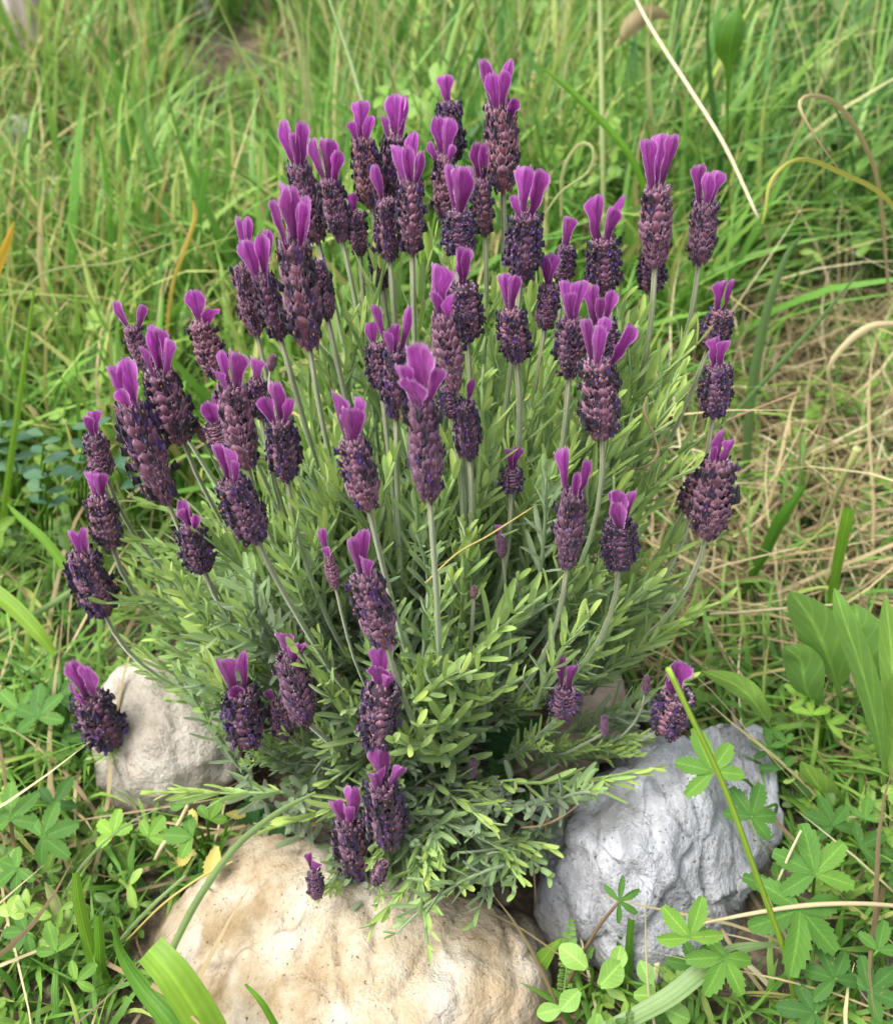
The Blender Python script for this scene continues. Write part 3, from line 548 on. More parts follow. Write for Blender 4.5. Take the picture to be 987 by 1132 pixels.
# leafy shoots
def make_shoot(seed, kind):
    """unit in metres, growing along +z; kind 'y' young, 'm' middle, 'o' old blunt"""
    r_ = random.Random(seed); q = Q(); L = {'y': .085, 'm': .075, 'o': .055}[kind]; bx_, by_ = r_.uniform(-.02, .02), r_.uniform(-.02, .02)
    cv = [np.array((bx_ * t * t, by_ * t * t, L * t)) for t in np.linspace(0, 1, 8)]
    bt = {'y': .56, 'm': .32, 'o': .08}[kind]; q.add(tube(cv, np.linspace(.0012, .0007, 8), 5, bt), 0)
    n = {'y': 8, 'm': 8, 'o': 8}[kind]
    for i in range(n + 1):
        t = .10 + .9 * i / n; p = Vector(cv[min(7, int(t * 7))]); p.z = L * t; ph = (i % 2) * math.pi / 2 + r_.uniform(-.25, .25)
        ll = {'y': .026, 'm': .023, 'o': .0165}[kind] * (1 - .55 * max(0, t - .55) / .45) * r_.uniform(.75, 1.15)
        wd = {'y': .0032, 'm': .0032, 'o': .0033}[kind] * (1 - .35 * max(0, t - .6)) * r_.uniform(.85, 1.15)
        for s_ in (0, math.pi):
            a = ph + s_ + r_.uniform(-.2, .2); o0 = Vector((math.cos(a), math.sin(a), 0)); ang = {'y': .75, 'm': .95, 'o': 1.1}[kind] * (1 - .62 * t) + r_.uniform(-.15, .15)
            curl = r_.uniform(-.5, .35); pts = []; d_ = ang; pp = p.copy(); m = 7
            for j in range(m):
                pts.append(tuple(pp)); pp = pp + (o0 * math.sin(d_) + Vector((0, 0, 1)) * math.cos(d_)) * (ll / (m - 1)); d_ = d_ + curl / m
            side = Vector((-math.sin(a), math.cos(a), 0)) + Vector((0, 0, r_.uniform(-.3, .3)))
            wp = wd * np.array([.45, .72, .92, 1.0, 1.0, .85, .35 if kind == 'y' else .45])
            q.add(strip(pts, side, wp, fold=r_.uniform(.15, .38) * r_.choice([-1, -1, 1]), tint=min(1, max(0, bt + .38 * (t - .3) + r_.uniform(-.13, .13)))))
            if r_.random() < .35 and t < .8:     # tuft of tiny leaves in the axil
                for e_ in range(2):
                    o1 = (o0 + Vector((r_.uniform(-.6, .6), r_.uniform(-.6, .6), 1.3))).normalized(); l2 = ll * .4
                    q.add(strip([p, p + o1 * l2 * .5, p + o1 * l2], side, np.array([.0008, .0016, .0004]), fold=.25, tint=min(1, bt + .3)))
    return q
SHO = {kd: [make_shoot(s0 + i, kd) for i in range(5)] for kd, s0 in (('y', 100), ('m', 110), ('o', 120))}
SHM = {kd: [q.mesh('leafy_shoot', [M['lav']]) for q in v] for kd, v in SHO.items()}
SHG = {kd: [q.geo() for q in v] for kd, v in SHO.items()}
place = []; sr = random.Random(5)
CEN = Vector((-.020, .375, .055)); RAD = Vector((.150, .125, .215))
boxes = []
for cv_, B_, hi_ in stems:
    r, tx, ty, bx, by, wd, pet, fl, dY = HEADS[hi_]; t_ = zc(r, tx, ty); b_ = zc(r, bx, by); tips = [zc(r, p[0], p[1]) for p in pet] + [t_, b_]
    boxes.append((min(p[0] for p in tips) - 10, max(p[0] for p in tips) + 10, min(p[1] for p in tips) - 4, b_[1] + 6, B_.y))
boxes.append((540, 612, 775, 862, .335))      # a cinquefoil leaf looks out of the shade here
def proj(p):
    d_ = p.y * cp + (CAMZ - p.z) * sp; v_ = p.y * sp - (CAMZ - p.z) * cp; return 493.5 + F * p.x / d_, 566 - F * v_ / d_
def add_shoot(tip, d, kind, sc):
    for f_ in (0, .3, .6, .9):       # the spikes stand clear of the foliage
        p = tip - d * .075 * sc * f_; x, y = proj(p)
        for b in boxes:
            if b[0] < x < b[1] and b[2] < y < b[3] and p.y < b[4] + .012: return
    place.append((tip, d, kind, sc))
N_SH = 760
for i in range(N_SH):
    # directions over the upper dome plus a drooping skirt, filled through the outer volume
    a = sr.uniform(0, 2 * math.pi); e = math.asin(sr.uniform(-.22, 1)); rr_ = sr.choice([1, 1, .92, .84, .72, .58]) * sr.uniform(.9, 1.06)
    dv = Vector((math.cos(a) * math.cos(e), math.sin(a) * math.cos(e), math.sin(e)))
    lump = 1 + .16 * noise.noise(dv * 2.6 + Vector((3, 1, 2)))
    tip = CEN + Vector((dv.x * RAD.x, dv.y * RAD.y, dv.z * RAD.z)) * rr_ * lump
    if tip.z < .03: tip.z = sr.uniform(.03, .05)
    if tip.z < .10 and tip.x < -.12 and tip.y < .42: continue
    if (tip.x > .03 and tip.y < .345 and tip.z < .10) or (tip.y < .305 and tip.z < .075): continue
    if tip.z < .125 and tip.x > .055: continue
    if tip.z < .11 and .0 < tip.x < .075 and tip.y < .38 and sr.random() < .75: continue
    if tip.z < .14 and tip.x < -.085 and tip.y < .40 and sr.random() < .7: continue
    up = Vector((dv.x * .75, dv.y * .75, .75 + .8 * max(0, dv.z))); d = (up + Vector((sr.uniform(-.3, .3), sr.uniform(-.3, .3), sr.uniform(-.1, .2)))).normalized()
    front = dv.y < .3
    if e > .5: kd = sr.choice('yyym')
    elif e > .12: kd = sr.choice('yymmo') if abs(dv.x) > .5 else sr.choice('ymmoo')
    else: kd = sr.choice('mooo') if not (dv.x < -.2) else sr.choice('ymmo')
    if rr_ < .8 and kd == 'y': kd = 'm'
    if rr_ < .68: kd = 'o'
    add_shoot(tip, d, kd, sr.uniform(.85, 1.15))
# shoots lying over the cream boulder at the front and the tongue reaching right over the grey rock
for px, py, Y, ang, kd in [(440, 900, .275, -.4, 'y'), (500, 900, .27, .3, 'm'), (545, 895, .27, 1.2, 'm'), (470, 950, .262, 0, 'y'), (430, 985, .258, -.8, 'm'), (505, 965, .262, .6, 'o'), (450, 850, .27, .2, 'y'), (560, 905, .275, 1.4, 'o'),
     (480, 1000, .252, .1, 'y'), (530, 940, .268, .8, 'm'), (570, 880, .285, 1.1, 'o'), (400, 960, .262, -.5, 'm'), (700, 870, .315, 1.2, 'y'), (660, 860, .31, .9, 'y'), (640, 840, .31, .5, 'm'), (620, 800, .31, .4, 'o'), (720, 830, .325, 1.0, 'y'), (610, 760, .315, .2, 'o'),
     (690, 800, .335, .6, 'm'), (350, 850, .29, -.5, 'm'), (380, 890, .28, -.3, 'y'), (330, 890, .29, -.9, 'y'), (300, 860, .30, -.8, 'o'), (250, 860, .33, -.9, 'o'), (180, 730, .35, -.9, 'y'), (150, 690, .36, -.9, 'y'),
     (140, 650, .365, -.8, 'y'), (165, 600, .37, -.7, 'y'), (185, 560, .38, -.6, 'y'), (190, 880, .32, -1.2, 'y')]:
    tip = PY(px, py, Y) if py < 815 else PZ(px, py, .098); add_shoot(tip, Vector((math.sin(ang), -.35 * math.cos(ang), .55 if py < 815 else .12)).normalized(), kd, sr.uniform(.75, .95))
for i in range(80):       # grey rosettes spilling over the top of the cream boulder
    px = sr.uniform(405, 585); py = sr.uniform(850, 1018 - abs(px - 490) * .45); tip = PZ(px, py, sr.uniform(.07, .095) if py > 920 else sr.uniform(.09, .13))
    add_shoot(tip, Vector((sr.uniform(-.6, .8), -.7, sr.uniform(.2, .9))).normalized(), sr.choice('moooy'), sr.uniform(.7, .95))
for px, py, Y in [(728, 400, .40), (745, 420, .39), (705, 420, .40), (690, 395, .41), (760, 470, .39), (735, 500, .38), (700, 480, .37), (770, 560, .38), (750, 600, .37), (760, 665, .36), (735, 700, .35), (720, 640, .35), (600, 340, .42), (560, 360, .42),
     (455, 300, .43), (430, 320, .42), (400, 330, .42), (480, 290, .44), (420, 300, .43), (395, 300, .435), (440, 285, .44), (510, 310, .43), (410, 350, .41), (360, 380, .41), (620, 370, .40), (680, 360, .41), (720, 380, .405), (750, 395, .40), (700, 450, .385), (650, 400, .39), (560, 330, .43), (590, 420, .38), (350, 420, .40), (320, 400, .41), (715, 370, .41), (730, 440, .39), (380, 350, .41), (520, 330, .42), (740, 540, .37), (715, 560, .36), (690, 600, .34), (755, 750, .34)]:
    tip = PY(px, py, Y); d = (tip - (BC + Vector((0, 0, .02)))).normalized(); add_shoot(tip, (d + Vector((0, 0, .35))).normalized(), 'y', sr.uniform(.85, 1.1))
def shoot_M(tip, d, sc, rot):
    Rm = frame(d) @ Matrix.Rotation(rot, 3, 'Z'); return TRS(tip - d * .075 * sc, Rm, (sc, sc, sc))
camv = Vector((0, 0, CAMZ))
def rank(p):
    tip, d, kd, sc = p; o_ = tip - CEN; n_ = Vector((o_.x / RAD.x ** 2, o_.y / RAD.y ** 2, o_.z / RAD.z ** 2)).normalized(); vis = n_.dot((camv - tip).normalized())
    rho = Vector((o_.x / RAD.x, o_.y / RAD.y, o_.z / RAD.z)).length
    return -(vis + 2.0 * min(rho, 1.1)) / (tip - camv).length
place.sort(key=rank); rest = Q()
for i, (tip, d, kd, sc) in enumerate(place):
    v = i % 5; Mx = shoot_M(tip, d, sc, sr.random() * 6.28)
    if i < 100:
        o = link('leafy_shoot', SHM[kd][v], bush); o.matrix_basis = Matrix.Translation(-BC) @ Mx
    else: rest.addg(SHG[kd][v], Mx, dt=sr.uniform(-.08, .08))
# leaves on the lower half of the flower stalks
for cv, B, hi in stems:
    for k_ in range(3):
        t = sr.uniform(.35, .68); i = int(t * 15); p = Vector(cv[i]); d = Vector(cv[i + 1] - cv[i]).normalized()
        rest.addg(SHG['y'][k_], TRS(p, frame(d) @ Matrix.Rotation(sr.random() * 6, 3, 'Z'), (.6, .6, .55)), dt=.0)
o = rest.build('leafy_shoot', [M['lav']], bush, tuple(BC), BC); o['kind'] = 'stuff'
# woody stems in the heart of the bush
for i in range(14):
    a = i / 14 * 6.283; e = BC + Vector((math.cos(a) * .07, math.sin(a) * .07, .10 + .03 * sr.random())); s0 = BC + Vector((math.cos(a) * .012, math.sin(a) * .012, -.01))
    q = Q(); q.add(tube(crom([s0, s0.lerp(e, .4) + Vector((0, 0, -.01)), e], 10), np.linspace(.003, .0014, 10), 6, sr.random())); q.build('woody_stem', M['wood'], bush, tuple(s0), BC)
# dried tendril and thin orange straw caught in the bush
def ribbon(name, pts, widths, mat, label, cat, tint=.5, fold=.2, side=None, parent=None, n=22, group=None, tubey=False, ploc=(0, 0, 0), kind=None):
    cv = crom(pts, n); ws = np.interp(np.linspace(0, 1, n), np.linspace(0, 1, len(widths)), widths)
    q = Q()
    if tubey: q.add(tube(cv, ws / 2, 7, tint))
    else:
        if side is None:
            tn = np.gradient(cv, axis=0); sd_ = np.cross(tn, np.array(cv) - np.array(camv) + np.array([.1, 0, .25])); side = sd_ / (np.linalg.norm(sd_, axis=1)[:, None] + 1e-9)
            for i_ in range(1, n):
                if np.dot(side[i_], side[i_ - 1]) < 0: side[i_] *= -1
        q.add(strip(cv, side, ws, fold=fold, cols=5, tint=tint))
    base = tuple(cv[-1] if cv[-1][2] < cv[0][2] else cv[0]) if parent is None else tuple(cv[0])
    o = q.build(name, mat, parent, base, ploc)
    if label: tag(o, label, cat, group)
    return o
PP = lambda L: [PY(*p) for p in L]
ribbon('dry_tendril', PP([(715, 438, .375), (711, 455, .37), (722, 480, .365), (727, 500, .36), (715, 515, .355), (690, 520, .35)]), [.0008, .0016, .0010, .0014, .0008], M['straw'], 'thin curled dry brown blade caught in the right of the bush', 'tendril', .3)
ribbon('dry_stalk', PP([(590, 560, .345), (540, 592, .33), (505, 612, .32), (470, 645, .31)]), [.0007, .0010, .0009], M['bladedry'], 'thin orange dry stalk lying across the middle of the bush', 'stalk', .5, tubey=True)

# ------------------------------------------------------------------ single grasses and straws
GR = 'single grass blades around the bush'
def gb(label, L, w_, mat='blade', tint=.5, **k): return (k.setdefault('group', 'single grasses standing out of the meadow') if 'name' not in k else 0, ribbon(k.pop('name', 'grass_plant'), PP(L), w_, M[mat], label, k.pop('cat', 'grass plant'), tint, **k))[1]
gb('thick bright yellow-green stalk rising in front of the grey rock', [(880, 1125, .225), (868, 1058, .228), (835, 965, .235), (800, 870, .245), (765, 795, .252), (738, 738, .26)], [.0026, .0028, .0026, .0023, .0025], 'blade', 1.0, tubey=True, name='grass_plant', cat='grass plant')
gb('long arching pale green blade crossing from the lavender onto the left of the cream boulder', [(349, 876, .245), (308, 898, .25), (262, 935, .255), (225, 985, .25), (200, 1030, .245), (172, 1090, .235)], [.0012, .003, .0034, .0036, .0034], 'bladepale', .3)
gb('broad bright green cut blade at the lower left of the cream boulder', [(165, 1050, .215), (195, 1085, .205), (228, 1140, .195), (240, 1180, .19)], [.0145, .0165, .018, .018], 'blade', .75, fold=.12)
gb('pointed mid green blade left of the broad cut blade', [(126, 1012, .235), (132, 1050, .23), (155, 1090, .22), (195, 1140, .205), (210, 1180, .2)], [.001, .004, .008, .012, .012], 'blade', .25)
gb('upright cut green blade at lower left, tallest of the cut ones', [(84, 965, .255), (88, 1000, .25), (100, 1050, .245), (118, 1100, .235), (128, 1150, .225)], [.0035, .0055, .007, .009, .009], 'blade', .65)
gb('short upright cut green blade between two taller blades at lower left', [(108, 1012, .25), (110, 1040, .245), (112, 1075, .24), (120, 1120, .232)], [.004, .005, .0055, .006], 'blade', .45)
gb('dry-tipped yellow-green shoot at the lower left', [(50, 975, .27), (58, 992, .268), (72, 1030, .26), (90, 1085, .25), (100, 1140, .24)], [.0006, .0055, .005, .006, .006], 'bladepale', .8)
gb('very thin pale stem arching over the lower left weeds', [(190, 888, .30), (140, 912, .295), (90, 958, .285), (60, 1020, .27), (44, 1090, .255), (40, 1150, .245)], [.0006, .0012, .0014, .0016, .0018], 'bladepale', .4)
gb('yellow-green stem slanting behind the cut blades to the cream boulder', [(205, 968, .28), (165, 1005, .27), (125, 1050, .26), (70, 1125, .245)], [.0014, .0022, .0024, .0024], 'bladepale', .5)
gb('small thin green blade in front of the cream boulder', [(271, 1088, .20), (290, 1110, .195), (312, 1150, .19)], [.0012, .003, .004], 'blade', .5)
gb('broad green leaf blade with pale spots at the right end of the cream boulder', [(620, 1038, .25), (600, 1060, .245), (578, 1095, .235), (558, 1140, .225), (548, 1175, .22)], [.0012, .0085, .0125, .0135, .013], 'blade', .7, fold=.12)
gb('long curved pale green blade sweeping up from the bottom under the cinquefoil', [(862, 1043, .235), (815, 1050, .23), (780, 1070, .222), (735, 1105, .212), (670, 1138, .205), (620, 1150, .2)], [.0012, .006, .0088, .0085, .007, .006], 'bladepale', .2, fold=.1)
gb('upright dark green blade pair standing before the grey rock', [(697, 1016, .245), (694, 1060, .24), (692, 1120, .23), (690, 1160, .225)], [.0035, .0045, .005, .005], 'blade', .2)
gb('short upright green blade beside the dark blade pair', [(684, 1035, .248), (684, 1080, .242), (683, 1130, .232)], [.003, .004, .0045], 'blade', .1)
gb('long pale straw lying almost level at the right over the cinquefoil', [(770, 1022, .24), (830, 1010, .24), (890, 1001, .242), (950, 999, .245), (1010, 1003, .25)], [.0014, .002, .0024, .0022, .002], 'straw', .85, tubey=True, name='dry_stalk', cat='stalk', group='single dry straws')
gb('short broken straw standing out of the leaves right of the grey rock', [(885, 918, .265), (872, 945, .26), (858, 978, .255)], [.0012, .0014, .0014], 'straw', .95, tubey=True, name='dry_stalk', cat='stalk', group='single dry straws')
gb('flat pale straw leaf beside the green stalk', [(848, 992, .245), (858, 1015, .243), (876, 1052, .238)], [.001, .0028, .0012], 'straw', 1.0, name='dry_stalk', cat='stalk', group='single dry straws')
gb('long pale straw slanting down from the top right of the photo', [(690, -25, .80), (720, 32, .76), (760, 95, .72), (800, 160, .68), (838, 242, .64)], [.002, .0028, .003, .0028, .0022], 'straw', 1.0, tubey=True, name='dry_stalk', cat='stalk', group='single dry straws')
gb('upper yellowing blade bent over into a hook at the right', [(982, 330, .66), (972, 215, .62), (955, 160, .60), (925, 116, .585), (895, 106, .58), (883, 118, .575), (900, 150, .57), (925, 185, .57)], [.002, .0028, .0032, .0032, .0028, .002, .0014, .0007], 'straw', .75)
gb('lower yellowing blade bent over into an arch at the right', [(1010, 262, .60), (975, 216, .58), (930, 192, .565), (885, 176, .555), (853, 198, .55), (845, 235, .545), (842, 248, .545)], [.003, .0034, .0034, .0028, .0022, .0016, .0008], 'bladedry', .0)
gb('pale blue-green double blade standing in the straw at right', [(824, 535, .66), (826, 480, .64), (832, 420, .62), (848, 340, .60), (868, 285, .59), (887, 258, .58)], [.007, .0075, .0075, .006, .004, .001], 'bladepale', .05)
gb('thin blue-green blade crossing the double blade', [(800, 470, .62), (850, 415, .60), (900, 360, .585), (950, 300, .57)], [.003, .0035, .003, .001], 'bladepale', .0)
gb('saturated green blade slanting over the straw at the right of the bush', [(888, 538, .50), (862, 575, .50), (845, 610, .505), (832, 635, .51), (815, 668, .52)], [.0035, .0085, .0075, .005, .004], 'blade', .1)
gb('cut upright bright green blade at the right edge', [(938, 562, .47), (932, 590, .47), (922, 640, .475), (914, 700, .485)], [.0075, .0075, .0065, .006], 'blade', .6, fold=.1)
gb('yellow-green stub stem with a torn tip in the straw', [(948, 495, .56), (936, 520, .56), (918, 560, .57), (905, 590, .575)], [.007, .0045, .0035, .0035], 'bladepale', .9, tubey=True, name='weed_stub', cat='weed')
gb('long pale curved straw blade at the right edge above the stub', [(1000, 358, .60), (960, 362, .60), (930, 385, .60), (915, 410, .60), (920, 440, .605), (925, 465, .61)], [.004, .0055, .004, .003, .002, .0008], 'straw', .85)
gb('thin red-brown twig pointing into the bush from the right', [(800, 466, .56), (840, 450, .56), (882, 434, .57)], [.0012, .0018, .0022], 'twig', .7, tubey=True, name='twig', cat='twig', group='thin brown twigs')
gb('pale thin straw lying level right of the bush base', [(784, 679, .44), (830, 676, .445), (885, 671, .45), (930, 668, .455)], [.0014, .0018, .0018, .0014], 'straw', .9, tubey=True, name='dry_stalk', cat='stalk', group='single dry straws')
gb('thin straw leaning behind the lowest right flower', [(925, 505, .54), (910, 560, .545), (895, 640, .555)], [.001, .0014, .0014], 'straw', .8, tubey=True, name='dry_stalk', cat='stalk', group='single dry straws')
gb('yellow pointed blade at the left edge', [(16, 245, .70), (8, 270, .70), (-6, 305, .71), (-25, 360, .72)], [.001, .006, .008, .008], 'bladedry', 1.0)
gb('thin golden bent blade in the grass left of the flowers', [(213, 222, .72), (216, 240, .72), (205, 275, .72), (190, 320, .73), (182, 400, .74)], [.0015, .0035, .003, .0028, .003], 'bladedry', .8)
gb('pale arching stem in the left grass', [(20, 333, .70), (40, 308, .70), (70, 296, .71), (130, 290, .72), (200, 265, .72)], [.0012, .0018, .0018, .0016, .001], 'bladepale', .8)
gb('tall thick green stem at the left edge', [(38, 320, .55), (25, 420, .54), (8, 540, .54), (-8, 680, .55)], [.0015, .0035, .0045, .005], 'blade', .7)
gb('bright blade slanting down to the left edge under the dark vetch', [(76, 632, .46), (50, 598, .47), (20, 570, .48), (8, 556, .485)][::-1], [.0008, .004, .006, .0065], 'blade', .6)
gb('pale blade lying on the weeds at the left above the white rock', [(80, 654, .44), (55, 670, .44), (30, 685, .445), (-8, 710, .45)], [.0045, .0045, .004, .0035], 'bladepale', .3)
gb('bright broad blade entering from the left edge above the weeds', [(-20, 645, .44), (15, 672, .43), (42, 700, .42), (60, 722, .415)], [.011, .0105, .009, .004], 'blade', .8)
gb('green arching blade above the top flowers on the right', [(596, 72, .70), (630, 100, .69), (665, 135, .68), (700, 180, .67), (730, 260, .67)], [.001, .0045, .005, .005, .005], 'blade', .5)
gb('green blade looped like a hook behind the top flowers', [(620, 240, .66), (622, 190, .65), (640, 160, .645), (655, 165, .64), (650, 190, .64), (620, 212, .64), (600, 240, .64)], [.002, .0026, .0024, .0022, .002, .0016, .0008], 'bladepale', .9)
gb('tall straight pale stem behind the topmost flowers', [(662, -60, .95), (664, 40, .92), (666, 160, .88), (668, 300, .86)], [.004, .005, .005, .005], 'bladepale', .7, tubey=True, name='tall_grass_culm', cat='grass stem', group='tall pale culms behind the flowers')
gb('thin straight stem at the upper left of the flowers', [(364, 0, .85), (385, 60, .82), (405, 130, .78), (420, 200, .76)][::1], [.002, .003, .003, .003], 'bladepale', .5, tubey=True, name='tall_grass_culm', cat='grass stem', group='tall pale culms behind the flowers')
gb('thin brown root strand hanging between the two front rocks', [(586, 868, .31), (588, 920, .29), (592, 1000, .275)], [.001, .0014, .001], 'twig', .8, tubey=True, name='twig', cat='twig', group='thin brown twigs')
gb('curled pale twig over the left edge of the grey rock', [(650, 880, .295), (625, 900, .285), (600, 912, .28), (576, 915, .28)], [.0006, .0012, .001], 'twig', 1.0, tubey=True, name='twig', cat='twig', group='thin brown twigs')
gb('dry curled grey-brown straw between the rocks', [(604, 905, .29), (598, 935, .285), (580, 950, .28), (562, 955, .28)], [.0008, .001, .0008], 'straw', .5, tubey=True, name='dry_stalk', cat='stalk', group='single dry straws')
gb('pale stick leaning against the base of the white rock', [(208, 890, .30), (195, 915, .295), (180, 935, .29), (172, 950, .29)], [.002, .0024, .002], 'straw', .9, tubey=True, name='dry_stalk', cat='stalk', group='single dry straws')
gb('thin yellow straw reaching from the weeds onto the cream boulder', [(258, 952, .268), (225, 968, .266), (180, 1000, .262), (140, 1040, .258)], [.0008, .0012, .0012, .001], 'bladedry', .5, tubey=True, name='dry_stalk', cat='stalk', group='single dry straws')
gb('dry curled brown leaf high in the grass at the top', [(742, 20, 1.0), (722, 16, .99), (700, 26, .98), (682, 50, .98)], [.002, .012, .019, .016, .003], 'tan' if False else 'straw', .55, name='fallen_leaf', cat='leaf')
ribbon('round_weed', PP([(806, 250, .86), (804, 140, .83), (805, 80, .82), (806, 52, .81), (810, 28, .81), (816, 8, .815)]), [.002, .002, .002, .006, .021, .024, .018, .003], M['blade'], 'rounded bright green leaf in the grass at the top right', 'leaf', .2, fold=-.12, side=(1, .1, .15), n=40)

# ------------------------------------------------------------------ leafy plants
def leaflet(L, W, teeth, seed, tint, droop=.15, fold=.18):
    """serrated leaflet in local space: along +y, normal +z"""
    r_ = random.Random(seed); nv = max(teeth * 2 + 3, 11)
    def fn(u, v):
        uu = (u - .5) * 2; j = int(round(v * (nv - 1))); hw = W * .5 * math.sin(math.pi * min(1, .06 + .9 * v ** 1.25)) ** .75
        if teeth and abs(uu) > .9 and 3 < j < nv - 1: hw *= 1.08 if j % 2 else .88
        y = L * v + (.06 * L if teeth and abs(uu) > .9 and j % 2 else 0)
        return (uu * hw, y, fold * abs(uu) * hw - droop * L * v * v + .03 * W * math.sin(v * 9 + seed) * abs(uu))
    return grid(fn, 5, nv, tint)
def palmate(q, c, nrm, rot, L, n, seed, tint, teeth=6, wr=.48, mat=0):
    r_ = random.Random(seed); z = Vector(nrm).normalized(); Fm = frame(z) @ Matrix.Rotation(rot, 3, 'Z')
    spread = {5: 4.9, 3: 3.6, 4: 4.4, 7: 5.2}[n]
    for i in range(n):
        a = (i - (n - 1) / 2) * spread / n; s_ = 1 - .22 * abs(i - (n - 1) / 2) / ((n - 1) / 2)
        g = leaflet(L * s_ * r_.uniform(.92, 1.08), L * wr * s_, teeth, seed + i, tint + r_.uniform(-.1, .1), droop=r_.uniform(.05, .25))
        Mx = TRS(Vector(c), Fm @ Matrix.Rotation(a, 3, 'Z') @ Matrix.Rotation(r_.uniform(-.12, .12), 3, 'X'), (1, 1, 1)); q.add(xf(g, Mx), mat)
def leaf_plant(name, root, leaves, label, cat, mat, stemmat='blade', stemtint=.2):
    """leaves: (point, normal, rot, size, n leaflets, tint, teeth, widthratio, matname or None)"""
    e = empty(name, root, label, cat, 'cinquefoil plants among the grass' if name == 'cinquefoil_plant' else 'vetch plants at the left' if name == 'vetch_plant' else None)
    for i, (c, nrm, rot, L, n, tint, teeth, wr, mm) in enumerate(leaves):
        q = Q(); sdd = random.randrange(9999)
        if n == 1:
            z = Vector(nrm).normalized(); Fm = frame(z) @ Matrix.Rotation(rot, 3, 'Z'); q.add(xf(leaflet(L, L * wr, teeth, sdd, tint, random.uniform(.05, .3)), TRS(Vector(c), Fm, (1, 1, 1))))
        else: palmate(q, c, nrm, rot, L, n, sdd, tint, teeth, wr)
        q.build('leaf', M[mm or mat], e, tuple(c), root)
        q = Q(); mid = Vector(root).lerp(Vector(c), .55) + Vector((random.uniform(-.006, .006), 0, .012)); q.add(tube(crom([root, mid, c], 9), np.linspace(.0011, .0007, 9), 5, stemtint + random.uniform(0, .4)))
        q.build('leaf_stalk', M[stemmat], e, tuple(root), root)
    return e
def cq(px, py, z, Lpx, n=5, tint=.5, rot=0., tilt=(0, -.5, 1), wr=.48, teeth=6, mm=None):
    c = PZ(px, py, z); d_ = (c.y * cp + (CAMZ - c.z) * sp) / F; return (c, Vector(tilt) + Vector((random.uniform(-.2, .2), random.uniform(-.2, .2), 0)), rot, Lpx * d_ * random.uniform(.88, 1.08), n, tint, teeth, wr, mm)
def G0(px, py):
    z = 0
    for _ in range(12): c = PZ(px, py, z); z = ground_z(c.x, c.y)
    c.z = z; return c
leaf_plant('cinquefoil_plant', G0(855, 905), [cq(787, 853, .115, 48, rot=.3, tint=.6), cq(830, 903, .095, 42, rot=-.5, tint=.4)], 'cinquefoil with toothed five-part leaves hanging over the top of the grey rock', 'cinquefoil', 'cinq')
leaf_plant('cinquefoil_plant', G0(800, 1075), [cq(762, 1036, .085, 44, n=4, rot=.2, tint=.75, tilt=(0, -.9, .6)), cq(800, 1058, .07, 52, rot=2.6, tint=.55), cq(770, 1068, .05, 36, rot=1.4, tint=.4)], 'light green cinquefoil at the lower right corner of the grey rock', 'cinquefoil', 'cinq')
leaf_plant('cinquefoil_plant', G0(895, 1030), [cq(884, 1005, .075, 62, rot=2.9, tint=.45), cq(900, 965, .085, 52, rot=.1, tint=.55), cq(862, 985, .07, 42, n=3, rot=1.2, tint=.3)], 'darker cinquefoil with big leaves right of the bright green stalk', 'cinquefoil', 'cinq')
leaf_plant('cinquefoil_plant', G0(618, 1105), [cq(684, 996, .09, 30, rot=-1.2, tint=.35, n=5, wr=.3, tilt=(0, -.6, .6))], 'lone cinquefoil leaf on a brown curved stalk before the grey rock', 'cinquefoil', 'cinq', 'twig', .4)
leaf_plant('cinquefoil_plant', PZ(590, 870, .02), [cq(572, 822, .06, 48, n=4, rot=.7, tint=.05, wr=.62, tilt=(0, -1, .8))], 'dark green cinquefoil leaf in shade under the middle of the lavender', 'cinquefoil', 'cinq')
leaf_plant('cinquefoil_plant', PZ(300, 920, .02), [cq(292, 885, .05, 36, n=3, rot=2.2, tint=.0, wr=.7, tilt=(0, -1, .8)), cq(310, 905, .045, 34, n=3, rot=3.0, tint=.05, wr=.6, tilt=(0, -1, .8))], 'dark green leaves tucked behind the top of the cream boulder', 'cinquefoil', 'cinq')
leaf_plant('cinquefoil_plant', G0(150, 945), [cq(126, 922, .05, 28, n=4, rot=.5, tint=.9, wr=.6, teeth=4), cq(165, 925, .05, 24, n=3, rot=-.6, tint=.75, wr=.6, teeth=4)], 'small fresh light green leaves below the white rock', 'cinquefoil', 'cinq')
leaf_plant('strawberry_plant', G0(235, 960), [cq(212, 925, .06, 32, n=3, rot=1.5, tint=.55, wr=.65, teeth=5), cq(232, 905, .06, 28, n=3, rot=-.4, tint=.7, wr=.6, teeth=5), cq(205, 890, .055, 24, n=3, rot=.5, tint=.5, wr=.6, teeth=5),
     cq(218, 915, .055, 24, n=1, rot=.5, tint=.4, wr=.55, mm='yellowleaf'), cq(240, 935, .05, 34, n=1, rot=3.0, tint=.8, wr=.6, mm='yellowleaf'), cq(215, 940, .04, 26, n=1, rot=2.2, tint=.5, wr=.6, mm='yellowleaf'), cq(250, 900, .05, 22, n=1, rot=-1.6, tint=.7, wr=.5, mm='yellowleaf')],
     'plant with green and yellowed leaves beside the left end of the cream boulder', 'plant', 'cinq')
leaf_plant('cinquefoil_plant', G0(45, 830), [cq(42, 792, .05, 38, rot=.2, tint=.4), cq(62, 772, .045, 34, rot=-.8, tint=.3), cq(22, 785, .045, 30, n=3, rot=.9, tint=.5), cq(70, 815, .035, 30, n=3, rot=-1.6, tint=.25)], 'cinquefoil clump at the left edge level with the white rock', 'cinquefoil', 'cinq')
